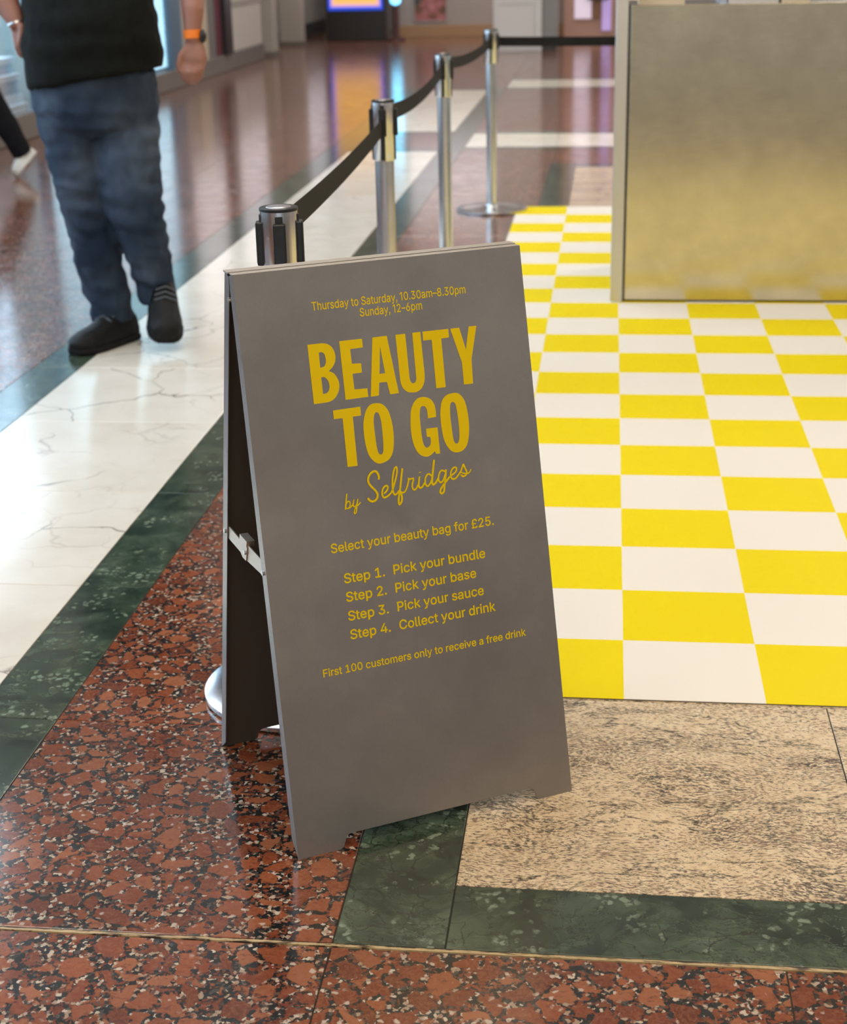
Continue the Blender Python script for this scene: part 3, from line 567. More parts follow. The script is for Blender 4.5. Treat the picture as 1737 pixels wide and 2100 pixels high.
GLYPHS = {' ':[188,[]],',':[188,[[38,-119,68,71,137,71,84,-119]]],'.':[188,[[95,-4,83,-3,72,2,63,9,56,18,51,29,50,41,51,53,56,64,63,73,72,81,83,85,95,87,107,85,118,81,128,73,135,64,140,53,141,41,140,29,135,18,128,9,118,2,107,-3]]],'0':[453,[[227,-7,191,-3,158,7,130,24,106,47,85,78,69,113,57,154,50,202,48,254,50,306,57,354,69,395,85,430,106,461,130,484,159,502,191,512,227,516,262,512,295,502,323,484,347,461,368,430,384,395,396,354,403,306,405,254,403,202,396,154,384,113,368,78,348,47,323,24,295,7,262,-3],[227,50,250,52,272,60,290,74,306,92,320,116,330,144,338,176,342,213,344,254,342,295,338,333,330,365,320,393,306,417,290,435,272,449,250,457,227,460,203,457,182,449,163,435,147,417,134,393,123,365,115,333,111,295,109,254,111,213,115,176,123,144,134,116,147,92,163,74,182,60,203,52]]],'1':[453,[[76,0,76,55,212,55,212,448,86,358,86,427,198,509,276,509,276,55,391,55,391,0]]],'2':[453,[[64,0,64,47,234,229,282,282,311,327,320,371,319,389,315,405,308,419,298,431,287,441,273,449,224,460,205,458,187,454,172,447,159,438,148,427,139,413,132,398,128,381,127,362,66,362,68,391,75,418,86,442,102,463,121,482,143,496,168,507,196,513,225,516,254,513,282,507,306,497,327,483,346,465,361,445,372,423,379,398,381,372,371,318,336,259,267,180,153,60,153,57,389,57,389,0]]],'3':[453,[[218,-7,188,-5,159,1,133,10,109,22,87,38,70,57,57,79,48,105,44,132,109,132,112,115,118,100,126,87,137,76,150,66,165,59,219,50,275,61,290,69,304,80,315,93,323,108,328,126,329,145,328,163,323,180,316,196,306,211,292,223,275,234,254,241,229,246,201,248,157,248,157,299,288,452,70,452,70,509,372,509,372,461,220,289,247,290,280,286,308,276,333,262,354,244,371,222,383,199,391,172,393,145,391,117,383,90,370,66,354,45,333,27,309,12,281,2,251,-5]]],'4':[453,[[40,105,40,158,247,509,311,509,109,166,109,163,413,163,413,105],[282,0,282,121,282,146,282,318,343,318,343,0]]],'5':[453,[[221,-7,192,-5,165,1,140,11,118,24,98,41,83,60,71,81,63,105,60,130,122,130,125,116,130,102,138,89,173,60,221,50,241,51,259,56,276,64,291,75,304,89,314,104,322,122,326,142,328,162,326,183,321,203,314,221,303,237,290,251,275,262,258,270,238,275,218,277,167,268,128,246,67,253,96,509,366,509,366,452,151,452,134,301,136,301,178,325,229,334,252,332,274,328,294,321,312,311,330,299,345,285,358,269,370,251,379,231,385,210,390,187,391,163,389,132,381,102,369,76,353,52,332,32,309,15,282,3,252,-4]]],'6':[453,[[226,-7,196,-4,168,3,142,15,120,31,100,51,84,74,73,101,66,131,64,162,65,186,71,213,80,239,137,340,252,509,322,509,151,261,145,261,165,288,196,307,235,314,264,312,292,305,316,295,337,280,355,261,370,240,380,215,387,187,389,157,387,127,379,98,368,73,352,50,332,30,310,14,285,3,256,-5],[226,48,245,50,263,55,279,63,292,73,305,86,314,101,322,118,326,137,327,157,326,177,322,197,314,213,305,228,292,241,279,251,263,259,245,264,226,265,207,264,190,259,174,252,160,241,148,229,138,214,131,197,126,178,125,158,126,138,131,119,138,102,148,86,160,73,174,63,190,55,207,50]]],'8':[453,[[226,-7,194,-5,163,1,136,11,111,25,91,42,74,62,62,84,54,109,52,135,53,156,58,176,65,195,75,212,87,228,101,241,117,252,134,260,153,265,153,267,129,276,109,289,93,308,80,330,73,354,70,380,73,405,79,429,90,450,105,469,124,485,146,498,170,508,198,514,226,516,255,514,282,508,306,498,328,485,346,469,361,450,373,429,379,405,382,380,379,354,372,330,359,308,343,289,323,276,300,267,300,265,318,260,336,252,351,241,365,228,377,212,387,195,395,176,399,156,401,135,398,109,391,84,378,62,362,42,341,25,317,11,290,1,259,-5],[226,49,248,50,268,54,285,60,300,69,313,79,323,91,331,106,335,122,337,139,335,157,330,174,322,189,312,202,298,214,283,223,266,230,246,234,226,235,206,234,186,230,169,223,154,214,140,202,130,189,122,174,117,157,115,139,117,122,121,106,129,91,139,79,152,69,167,60,185,54,205,50],[226,290,274,300,287,308,298,319,307,330,314,344,318,359,319,376,318,392,314,407,308,420,299,432,288,442,275,449,226,460,177,449,165,442,153,432,145,420,138,407,134,392,133,376,134,359,138,344,145,330,153,319,165,308,178,300]]],'C':[510,[[267,-7,225,-3,186,7,150,25,119,49,91,80,70,115,53,156,43,203,40,254,43,305,53,352,70,393,91,429,119,460,150,484,186,501,225,512,267,516,340,504,362,496,383,484,402,471,419,456,435,438,448,418,459,397,467,373,473,348,408,348,389,395,357,428,315,449,267,456,238,453,209,445,184,432,161,414,141,391,125,364,113,332,106,295,103,254,106,214,113,176,125,145,141,117,161,94,184,76,209,63,238,55,267,53,315,60,357,81,389,114,408,160,473,160,467,136,459,112,448,91,435,71,419,53,402,38,383,25,362,13,341,5,317,-2,293,-6]]],'F':[410,[[60,0,60,509,369,509,369,452,125,452,125,278,346,278,346,221,125,221,125,0]]],'H':[517,[[60,0,60,509,125,509,125,289,392,289,392,509,457,509,457,0,392,0,392,232,125,232,125,0]]],'P':[445,[[60,0,60,509,235,509,272,506,305,499,332,487,356,472,375,452,390,430,400,405,407,377,409,348,407,319,400,291,390,265,375,243,356,223,332,207,305,195,272,188,235,186,125,186,125,0],[125,242,233,242,257,244,279,249,297,256,312,266,324,279,333,294,339,310,343,328,344,348,343,367,339,385,333,402,324,416,312,429,297,439,279,446,257,451,232,452,125,452]]],'S':[447,[[224,-9,189,-7,156,-1,128,9,103,23,81,40,64,60,51,83,42,109,38,137,104,137,108,118,114,102,123,88,135,76,150,66,166,59,224,49,246,50,267,54,286,60,303,69,318,79,329,92,338,106,344,122,346,139,344,154,339,168,332,179,296,205,245,222,184,239,145,252,112,269,86,289,67,313,56,341,52,372,54,400,62,425,75,448,92,467,113,484,138,498,165,508,195,514,227,516,259,514,289,507,316,498,340,484,361,468,377,449,390,427,398,403,401,378,337,378,332,401,320,422,302,437,280,449,254,456,225,459,204,457,185,454,167,448,152,440,139,430,129,418,121,405,117,391,115,376,117,360,122,345,131,334,169,308,212,293,264,279,312,264,359,238,395,198,402,180,407,160,408,139,406,112,399,86,386,64,370,43,348,25,323,11,294,0,260,-7]]],'T':[449,[[32,452,32,509,417,509,417,452,257,452,257,0,193,0,193,452]]],'a':[389,[[160,-9,137,-7,115,-2,94,5,76,15,60,29,48,45,38,63,32,85,30,108,32,128,36,146,43,161,53,173,64,184,78,193,125,211,178,220,234,227,265,235,271,240,274,246,276,255,276,257,267,297,240,322,196,331,149,322,118,301,100,274,41,291,51,312,64,331,79,346,95,358,114,368,133,375,194,384,239,379,286,360,300,350,312,336,322,320,330,301,335,278,337,251,337,0,277,0,277,52,272,52,252,25,215,1],[170,45,192,47,211,51,228,59,242,68,254,80,263,93,270,107,274,123,276,138,276,190,259,182,231,176,200,171,175,168,134,159,103,139,97,130,93,118,92,105,102,72,130,52]]],'b':[424,[[229,-8,208,-7,188,-3,172,4,138,31,118,59,112,59,112,0,53,0,53,509,114,509,114,319,118,319,137,346,171,373,187,379,207,383,229,384,259,382,288,374,313,361,335,343,355,319,370,293,381,262,388,227,390,189,388,151,381,115,370,84,355,57,335,34,313,16,288,3,260,-6],[220,47,242,49,262,55,279,66,294,79,306,97,316,117,323,139,327,164,328,189,327,215,323,239,316,261,307,281,294,298,280,311,263,322,242,328,220,330,198,328,178,322,161,312,147,299,134,282,125,263,118,241,114,216,113,189,114,163,118,137,125,115,135,95,147,78,162,65,179,55,199,49]]],'c':[396,[[207,-8,175,-6,144,3,117,16,93,35,72,58,56,85,44,116,37,150,34,187,37,225,44,260,56,291,72,318,93,341,117,360,144,373,175,382,207,384,260,377,305,356,340,322,362,277,303,262,290,289,270,311,242,325,207,330,184,328,163,321,145,310,130,296,118,278,108,258,102,236,98,212,96,187,98,163,102,139,108,117,118,98,130,80,145,66,163,55,184,49,207,46,243,52,271,66,292,89,304,117,363,102,341,56,306,21,261,-1]]],'d':[424,[[195,-8,165,-6,137,3,111,16,89,34,70,57,55,84,43,115,36,151,34,189,36,227,43,262,55,293,70,319,90,343,112,361,137,374,166,382,196,384,218,383,237,379,253,373,287,346,306,319,311,319,311,509,372,509,372,0,313,0,313,59,307,59,287,31,252,4,236,-3,217,-7],[205,47,226,49,246,55,263,65,278,78,290,95,299,115,306,137,310,163,312,189,310,216,306,241,300,263,290,282,278,299,263,312,246,322,226,328,205,330,182,328,162,322,145,311,130,298,118,281,108,261,102,239,98,215,96,189,98,164,102,139,109,117,118,97,130,79,145,66,162,55,182,49]]],'e':[404,[[212,-8,177,-6,145,3,117,16,93,35,72,58,56,85,44,115,36,150,34,187,36,224,44,259,55,290,71,317,91,341,115,359,142,373,173,382,205,384,266,374,285,366,303,355,319,341,334,324,347,304,357,282,365,256,370,226,371,194,371,169,97,169,98,151,102,127,110,106,121,88,135,73,151,61,169,53,190,48,212,46,254,53,285,73,306,105,365,91,358,72,348,55,335,39,320,26,302,14,283,4,261,-3,237,-7],[97,221,309,221,308,226,304,249,298,269,289,286,277,302,263,314,246,323,227,328,205,330,184,328,164,323,146,313,131,301,119,286,109,270,102,251,97,231]]],'f':[254,[[228,379,228,327,6,327,6,379],[81,0,81,432,82,452,87,470,96,486,107,499,120,510,135,519,187,530,222,527,243,521,227,468,215,472,195,474,178,472,164,468,154,460,147,449,143,435,142,419,142,0]]],'g':[425,[[207,-151,180,-149,156,-146,134,-140,82,-110,51,-69,101,-41,122,-66,154,-88,207,-97,235,-95,261,-87,282,-75,298,-58,308,-34,311,-6,311,68,306,68,287,41,252,16,236,10,217,6,195,5,166,7,138,15,113,27,90,43,71,65,55,90,44,120,36,154,34,191,36,228,43,263,55,293,70,320,90,343,112,361,138,374,166,382,196,384,218,383,237,379,253,373,288,346,308,319,313,319,313,379,372,379,372,-9,370,-40,363,-67,350,-90,334,-109,314,-124,291,-136,265,-144,236,-149],[205,59,227,61,247,66,264,75,278,87,290,103,300,121,307,142,311,166,312,193,311,218,307,243,300,264,291,283,278,299,264,312,247,322,227,328,205,330,183,328,162,322,145,312,130,298,118,281,109,262,102,241,98,217,96,193,98,167,102,143,109,123,118,104,131,88,145,76,163,67,183,61]]],'h':[410,[[114,227,114,0,53,0,53,509,114,509,114,287,102,287,116,319,132,344,152,362,175,374,200,382,227,384,252,383,275,377,295,369,313,356,329,340,341,321,350,298,355,271,357,240,357,0,296,0,296,235,293,262,286,286,273,304,256,318,234,326,210,329,193,328,176,324,161,317,147,308,136,297,126,283,119,266,115,247]]],'i':[167,[[53,0,53,379,114,379,114,0],[84,443,73,444,63,448,54,455,47,463,43,473,41,483,43,494,47,504,54,512,63,518,73,522,84,524,95,522,105,518,114,512,121,504,125,494,126,483,125,473,121,463,114,455,105,448,95,444]]],'k':[381,[[110,137,110,212,121,212,284,379,360,379,184,199,177,199],[53,0,53,509,114,509,114,0],[294,0,148,186,191,229,372,0]]],'l':[189,[[139,-2,113,0,90,8,74,20,62,37,55,59,53,84,53,509,114,509,114,99,120,62,126,57,135,53,146,52,160,53,170,54,181,3,162,-1]]],'m':[610,[[53,0,53,379,112,379,112,295,108,295,114,314,122,331,132,346,172,376,219,386,245,383,268,375,287,361,303,342,314,320,321,295,312,295,318,312,327,329,337,343,381,375,437,386,458,385,478,380,497,372,514,361,529,346,541,328,550,308,555,283,557,255,557,0,496,0,496,254,493,278,485,298,473,313,456,323,438,329,419,330,402,329,387,326,374,320,345,290,335,247,335,0,274,0,274,260,272,279,265,297,253,311,238,322,220,328,199,330,158,320,145,312,135,302,126,289,119,275,115,257,114,238,114,0]]],'n':[410,[[114,227,114,0,53,0,53,379,112,379,112,287,102,287,116,319,132,344,152,362,175,374,200,382,227,384,252,383,275,377,295,369,313,356,328,340,341,321,350,298,355,271,357,240,357,0,296,0,296,235,293,262,286,286,273,304,256,318,234,326,210,329,193,328,176,324,161,317,147,308,136,297,126,283,119,266,115,247]]],'o':[415,[[207,-8,175,-6,144,3,117,16,93,35,72,58,56,85,44,116,37,150,34,187,37,225,44,260,56,291,72,318,93,341,117,360,144,373,175,382,207,384,240,382,271,373,299,360,322,341,343,318,359,291,371,260,379,225,381,187,379,150,371,116,359,85,343,58,322,35,299,16,271,3,240,-6],[207,46,231,49,252,55,270,66,285,80,298,98,307,117,314,139,318,163,319,187,318,212,314,236,307,258,298,278,285,296,270,310,252,321,231,328,207,330,184,328,163,321,145,310,130,296,118,278,108,258,102,236,98,212,96,187,98,163,102,139,108,117,118,98,130,80,145,66,163,55,184,49]]],'p':[424,[[53,-143,53,379,112,379,112,319,118,319,137,346,171,373,187,379,207,383,229,384,259,382,288,374,313,361,335,343,355,319,370,293,381,262,388,227,390,189,388,151,381,115,370,84,355,57,335,34,313,16,288,3,260,-6,229,-8,208,-7,189,-3,173,4,138,31,118,59,114,59,114,-143],[220,47,242,49,262,55,279,66,294,79,306,97,316,117,323,139,327,164,328,189,327,215,323,239,316,261,307,281,294,298,280,311,263,322,242,328,220,330,198,328,178,322,161,312,147,299,134,282,125,263,118,241,114,216,113,189,114,163,118,137,125,115,135,95,147,78,162,65,179,55,199,49]]],'r':[259,[[53,0,53,379,112,379,112,321,115,321,124,339,137,354,152,367,171,377,191,383,213,385,229,384,243,384,243,322,230,324,207,326,190,325,174,321,159,315,146,306,135,296,126,284,119,270,115,254,114,237,114,0]]],'s':[365,[[182,-8,157,-7,133,-3,112,3,93,12,76,24,62,38,50,54,41,73,36,94,94,107,101,88,111,72,124,60,140,52,160,47,181,45,206,47,227,53,244,62,257,74,265,88,268,103,266,115,262,126,254,136,243,144,229,150,212,155,149,170,118,180,92,193,72,208,58,227,50,249,47,274,49,295,55,314,65,332,79,347,96,360,115,370,137,378,161,383,187,384,212,383,234,379,254,372,271,364,286,352,299,339,324,290,268,277,262,291,254,304,243,316,228,325,210,331,187,333,166,331,147,325,131,317,119,306,111,292,109,277,110,264,115,253,124,243,172,223,229,209,261,200,287,187,306,171,320,153,328,131,331,107,329,85,323,65,312,47,298,31,280,17,260,6,236,-2,210,-7]]],'t':[227,[[204,379,204,327,6,327,6,379],[65,471,126,471,126,98,127,83,131,70,136,61,144,55,156,51,170,50,185,51,202,54,213,2,192,-3,168,-4,138,-1,112,7,92,21,77,40,68,65,65,93]]],'u':[410,[[182,-5,158,-3,135,2,115,11,97,23,81,39,69,59,60,82,54,109,53,139,53,379,114,379,114,144,116,117,124,93,137,75,154,61,176,53,200,50,217,51,234,55,249,62,262,71,274,83,283,97,290,113,295,132,296,153,296,379,357,379,357,0,298,0,298,72,294,60,277,35,257,17,235,5,209,-3]]],'v':[389,[[163,0,17,379,84,379,165,155,187,87,206,21,184,21,203,87,224,155,305,379,371,379,226,0]]],'y':[389,[[47,-139,61,-86,71,-87,104,-89,130,-74,151,-36,163,-1,17,379,84,379,165,155,187,87,206,21,184,21,202,87,224,155,305,379,371,379,204,-58,177,-107,139,-136,91,-145,65,-143]]],'£':[425,[[37,41,37,57,55,59,69,64,80,74,87,87,92,104,93,125,85,358,86,387,92,415,102,439,116,461,135,480,156,495,181,506,209,513,239,516,265,514,289,508,310,499,330,487,347,472,362,454,374,434,382,410,387,385,328,377,323,400,313,420,300,437,283,449,263,456,240,459,220,457,201,453,186,446,173,436,163,424,155,410,146,360,153,127,145,89,123,64,92,49,61,42],[37,0,37,57,301,57,324,63,330,85,330,107,388,107,388,91,385,63,378,40,366,23,350,10,327,2,299,0],[37,229,37,280,311,280,311,229]]],'–':[350,[[350,244,350,188,0,188,0,244]]],'¹':[300,[[206,509,206,0,142,0,142,448,16,358,16,427,128,509]]]}
# ------------------------------------------------------------------ A-frame sign
BL = Vector((-.5417, -.6262, 0)); ANG = math.radians(30.36)
EX = Vector((math.cos(ANG), math.sin(ANG), 0)); NX = Vector((math.sin(ANG), -math.cos(ANG), 0)); EZ = Vector((0, 0, 1))
TILT = math.radians(11.5); H = .968; WB = .5185; INS = .0070
UPF = EZ*math.cos(TILT)-NX*math.sin(TILT); NF = EX.cross(UPF)
sign = thing('a_frame_sign', BL+EX*.26-NX*.21, 'brushed steel A-frame sign with yellow lettering on the stone floor', 'sign')
def frame(o, u, v, w):
    M4 = Matrix(((u.x, v.x, w.x, o.x), (u.y, v.y, w.y, o.y), (u.z, v.z, w.z, o.z), (0, 0, 0, 1))); return M4
FF = frame(BL, EX, UPF, NF)
def outline(hgt=H):
    def arc(cx, cy, r, a0, a1, n=5): return [(cx+r*math.cos(math.radians(a0+(a1-a0)*i/n)), cy+r*math.sin(math.radians(a0+(a1-a0)*i/n))) for i in range(n+1)]
    p = [(0, 0), *arc(.074, .010, .010, -90, 0), *arc(.098, .012, .012, 180, 90), *arc(.434, .012, .012, 90, 0), *arc(.456, .010, .010, 180, 270), (WB, 0), (WB-INS, hgt), (INS, hgt)]
    return p
def panel(name, FR, out_sign, lip, parent, lipdir):
    """folded sheet: face, two side flanges, a top lip; local x across, y up, z outwards"""
    mb = MB(); T = .0016
    ol = outline()
    mb.prism([FR @ Vector((x, y, -T)) for x, y in ol], (FR.to_3x3() @ Vector((0, 0, T))))
    dp = .024
    for side in (0, 1):
        xs = (lambda y: INS*y/H) if side == 0 else (lambda y: WB-INS*y/H)
        sg = 1 if side == 0 else -1
        pts = [(xs(.004), .004, -T), (xs(H), H, -T), (xs(H), H-.001, -dp*.9), (xs(H), H-.025, -dp), (xs(.03), .030, -dp), (xs(.004), .010, -T-.006)]
        mb.prism([FR @ Vector(q) for q in pts], FR.to_3x3() @ Vector((sg*T, 0, 0)))
    o = mb.build(name, M['steel'], parent)
    return o
front = panel('front_panel', FF, 1, .018, sign, None)
front.data.materials.append(M['steel_shade'])
# back panel: mirrored frame (x runs the other way so z still points outwards)
TB = math.radians(11.9); BKO = BL-NX*.4353
UPB = EZ*math.cos(TB)+NX*math.sin(TB); NB = (-EX).cross(UPB)
FB = frame(BKO+EX*WB, -EX, UPB, NB)
back = panel('back_panel', FB, 1, .024, sign, None); back.data.materials.append(M['steel_shade'])
def paint_inner_shade(o, n):  # gives the inner faces the shade-darkened steel
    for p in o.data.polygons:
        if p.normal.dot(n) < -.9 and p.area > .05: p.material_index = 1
paint_inner_shade(front, NF); paint_inner_shade(back, NB)
# top lips, a dark hinge gap between them
zt = H*math.cos(TILT)
ft = -H*math.sin(TILT)
def topbar(name, n0, n1, z0, z1, m, ins):
    ps = []
    for z in (z0, z1):
        for u, n in ((ins, n0), (WB-ins, n0), (WB-ins, n1), (ins, n1)): ps.append(BL+EX*u+NX*n+EZ*z)
    return MB().hexa(ps).build(name, m, sign)
topbar('top_lip', ft, ft-.017, zt-.0018, zt, M['steel_lip'], INS)
topbar('hinge_gap', ft-.017, ft-.0205, zt-.006, zt-.0012, M['black'], INS+.002)
topbar('top_lip', ft-.0205, ft-.044, zt-.002, zt+.0006, M['steel_lip'], INS-.002)
# folding side braces with latch tab and rivets
def brace(u, sg):
    P = lambda n, z, du=0: BL+EX*(u+du)+NX*n+EZ*z
    a = MB(); w = .0125
    a.prism([P(-.322, .479+w), P(-.215, .474+w), P(-.205, .474+w), P(-.215, .474-w-.003), P(-.235, .474-w-.003), P(-.245, .477-w), P(-.322, .479-w)], EX*.002)
    br = a.build('brace_arm', M['steel_lip'], sign)
    c = MB().prism([P(-.25, .478+w, .002), P(-.108, .476+w, .002), P(-.108, .476-w, .002), P(-.232, .474-w-.004, .002), P(-.25, .477-w, .002)], EX*.002).build('brace_arm', M['steel_lip'], sign)
    MB().prism([P(-.243, .488, -.001), P(-.205, .488, -.001), P(-.201, .498, -.001), P(-.240, .499, -.001)], EX*sg*.014).build('latch_tab', M['steel_lip'], br)
    for n, z, pr in ((-.3198, .4785, back), (-.1115, .475, front), (-.2152, .4743, br)):
        q = P(n, z, -sg*.0045 if pr is not br else -sg*.002)
        mb = MB(); mb.tube([q-EX*sg*.001, q-EX*sg*.0005+EX*sg*.003], [.0042, .0042], 12); mb.build('rivet', M['silver'], pr)
brace(.006, 1); brace(WB-.010, -1)
for z in (.905,):
    q = BL+EX*(INS-.004)+NX*(-.214)+EZ*z; MB().tube([q, q+EX*.006], [.004, .004], 12).build('rivet', M['silver'], back)

# --- lettering
def to_panel(me, z):
    me.transform(FF @ Matrix.Translation((0, 0, z))); return me
def curve_mesh(paths, kind):
    cu = D.curves.new('c', 'CURVE')
    if kind == 'fill':
        cu.dimensions = '2D'; cu.fill_mode = 'BOTH'; cu.extrude = .00012
        for p in paths:
            s = cu.splines.new('POLY'); s.points.add(len(p)-1); s.use_cyclic_u = True
            for q, pt in zip(s.points, p): q.co = (pt[0]/1000, pt[1]/1000, 0, 1)
    else:
        cu.dimensions = '3D'; cu.bevel_depth = 1; cu.bevel_resolution = 3; cu.use_fill_caps = True
        for w, p in paths:
            s = cu.splines.new('POLY'); s.points.add(len(p)-1)
            for i, (q, pt) in enumerate(zip(s.points, p)): q.co = (pt[0]/1000, pt[1]/1000, 0, 1); q.radius = w*.00085*(.8 if i in (0, len(p)-1) else 1)
    o = D.objects.new('c', cu); COL.objects.link(o); me = baked(o)
    if kind != 'fill': me.transform(Matrix.Scale(.08, 4, (0, 0, 1)))
    return me
def lettering(name, me, label, z=.00035):
    o = link_mesh(name, to_panel(me, z), M['ink'], front); o['label'] = label; return o
def join(ms):
    mb = MB()
    for me in ms: mb.add([v.co for v in me.vertices], [tuple(p.vertices) for p in me.polygons])
    return mb.mesh()
for ch in LETTERS:
    m_ = curve_mesh([catmull(p, True) for p in LETTERS[ch]], 'fill')
    lettering('title_letter', m_, 'tall condensed yellow letter %s' % ch[0])
lettering('script_lettering', curve_mesh([(w, catmull(p, False, 7)) for w, p in SCRIPT], 'stroke'), 'yellow handwritten line under the title', .0006)
def grow(p, d):
    """move an outline outwards (holes inwards) along its vertex normals"""
    q = [p[0]]
    for a in p[1:]:
        if abs(a[0]-q[-1][0])+abs(a[1]-q[-1][1]) > 1: q.append(a)
    n = len(q); out = []
    for i in range(n):
        a, b_, c = q[i-1], q[i], q[(i+1) % n]
        e1 = Vector((b_[0]-a[0], b_[1]-a[1])).normalized(); e2 = Vector((c[0]-b_[0], c[1]-b_[1])).normalized()
        n1 = Vector((-e1.y, e1.x)); n2 = Vector((-e2.y, e2.x)); m = (n1+n2)
        m = n1 if m.length < .3 else m/max(.5, (1+n1.dot(n2)))
        out.append((b_[0]+m.x*d, b_[1]+m.y*d))
    return out
def line(body, u0, u1, v, cap, bold=14):
    """one line of grotesque lettering fitted between u0 and u1 on baseline v"""
    layers = {}; pen = 0     # strokes of one glyph that overlap go to different layers
    for ch in body:
        adv, sp = GLYPHS[ch]; k = -1
        for f in sp:
            p = [(pen+f[i], f[i+1]) for i in range(0, len(f), 2)]
            if sum(p[i-1][0]*p[i][1]-p[i][0]*p[i-1][1] for i in range(len(p))) < 0: k += 1
            layers.setdefault(max(k, 0), []).append(grow(p, bold))
        pen += adv
    ms = []
    for k, paths in layers.items():
        cu = D.curves.new('c', 'CURVE'); cu.dimensions = '2D'; cu.fill_mode = 'BOTH'
        for p in paths:
            s = cu.splines.new('POLY'); s.points.add(len(p)-1); s.use_cyclic_u = True
            for q, pt in zip(s.points, p): q.co = (pt[0]/1000, pt[1]/1000, 0, 1)
        o = D.objects.new('c', cu); COL.objects.link(o); mm = baked(o); mm.transform(Matrix.Translation((0, 0, .00015*k))); ms.append(mm)
    me = join(ms)
    xs = [p.co.x for p in me.vertices]; a, b_ = min(xs), max(xs)
    sx = (u1-u0)/(b_-a); sy = cap/.509
    me.transform(Matrix(((sx, 0, 0, u0-a*sx), (0, sy, 0, v), (0, 0, 1, 0), (0, 0, 0, 1))))
    return me
lettering('hours_lettering', line('Thursday to Saturday, \u00b90.30am\u20138.30pm', .1310, .4034, .8990, .0132, 9), 'small yellow opening hours, first line')
lettering('hours_lettering', line('Sunday, \u00b92\u20136pm', .2118, .3223, .8807, .0132, 9), 'small yellow opening hours, second line')
lettering('offer_lettering', line('Select your beauty bag for \u00a325.', .1174, .4149, .5030, .0152, 13), 'yellow offer line')
for i, (a, u1, v) in enumerate((('Pick your bundle', .3932, .4493), ('Pick your base', .3728, .4180), ('Pick your sauce', .3839, .3857), ('Collect your drink', .4030, .3540))):
    me = join([line('Step %d.' % (i+1), .1342, .2071, v, .0158, 15), line(a, .2228, u1, v, .0158, 14)])
    lettering('step_lettering', me, 'yellow lettering of step %d' % (i+1))
lettering('footnote_lettering', line('First 100 customers only to receive a free drink', .0798, .4560, .2996, .0128, 13), 'small yellow footnote line')

# ------------------------------------------------------------------ barrier posts with belts
POSTS = [(-.652, .004), (-.742, 2.048), (-.772, 4.167), (-.702, 6.058), (1.05, 6.12)]
def make_post():
    t = thing('barrier_post', (0, 0, 0))
    MB().lathe([(.197, 0), (.1995, .001), (.1995, .0095), (.197, .011), (.150, .0125), (.06, .018), (.036, .024), (.034, .03)], (0, 0, 0), 56).build('base', M['chrome'], t, True)
    MB().lathe([(.0295, .026), (.0295, .80)], (0, 0, 0), 36).build('pole', M['chrome'], t, True)
    hd = MB().lathe([(.0295, .795), (.0345, .800), (.0345, .973)], (0, 0, 0), 40).build('head', M['chrome'], t, True)
    cp = MB().lathe([(.0350, .972), (.0358, .9725), (.0358, .977), (.034, .9785)], (0, 0, 0), 40).build('cap', M['black'], t, True)
    MB().lathe([(.024, .978), (.023, .9792), (.010, .980), (.004, .9803)], (0, 0, 0), 32).build('cap_disc', M['silver'], cp, True)
    for k in range(4):
        a = k*math.pi/2; c, s = math.cos(a), math.sin(a)
        def R(p): return (p[0]*c-p[1]*s, p[0]*s+p[1]*c, p[2])
        def bx(x0, x1, y0, y1, z0, z1):
            q = MB().box(x0, x1, y0, y1, z0, z1); q.v = [R(p) for p in q.v]; return q
        cl = bx(.030, .0435, -.0118, .0118, .872, .953).build('belt_clip', M['black'], t, bev=.003)
        bx(.030, .0365, -.0070, .0070, .80, .965).build('slot', M['black'], cl)
        bx(.043, .0442, -.0015, .0015, .876, .949).build('groove', M['black'], cl)
    return t
post0 = make_post()
labels = ['steel barrier post nearest the camera, right behind the sign', 'second barrier post behind the sign, belt crossing its head', 'third barrier post in line behind the sign', 'farthest barrier post, beside the back corner of the checkered mat', 'barrier post behind the metal counter holding the end of the belt']
posts = []; PROT = [math.radians(a) for a in (11, 3, 0, 0, 0)]
for i, (x, y) in enumerate(POSTS):
    o = post0 if i == 0 else copy_tree(post0)
    o.location = (x, y, .0034 if i != 2 else .0001); o.rotation_euler.z = PROT[i]; tag(o, labels[i], 'barrier post', 'steel barrier posts with belts'); posts.append(o); ORG[o.name] = Vector((x, y, .0034 if i != 2 else .0001))
def belt(i, j, z0, z1, sag, off0, off1):
    a = Vector((*POSTS[i], 0)); b_ = Vector((*POSTS[j], 0)); d = (b_-a).normalized(); n = Vector((-d.y, d.x, 0))
    p0, p1 = a+d*off0, b_-d*off1; mb = MB(); vs = []; fs = []; K = 24; th = .0009; hw = .025
    for k in range(K+1):
        t = k/K; p = p0.lerp(p1, t); z = z0+(z1-z0)*t-sag*4*t*(1-t)
        for sx, sz in ((-1,-1),(1,-1),(1,1),(-1,1)): vs.append(p+n*sx*th+EZ*(z+sz*hw))
    for k in range(K):
        for q in range(4): fs.append((k*4+q, k*4+(q+1) % 4, k*4+4+(q+1) % 4, k*4+4+q))
    fs += [(3, 2, 1, 0), tuple(K*4+q for q in range(4))]
    mb.add(vs, fs); o = mb.build('belt', M['belt'], posts[i]); o.rotation_euler.z = -PROT[i]
    e = p1; q = MB(); c = [e+d*.004+n*sx*.006+EZ*(z1+sz*.027) for sz in (-1, 1) for sx in (-1, 1)]
    q.hexa([c[0]-d*.012, c[0]+d*.004, c[1]+d*.004, c[1]-d*.012, c[2]-d*.012, c[2]+d*.004, c[3]+d*.004, c[3]-d*.012]); q.build('belt_end', M['black'], o, bev=.001)
belt(0, 1, .938, .905, .012, .036, .048); belt(1, 2, .938, .915, .035, .036, .048); belt(2, 3, .938, .915, .03, .036, .048); belt(3, 4, .915, .91, .006, .044, .048)

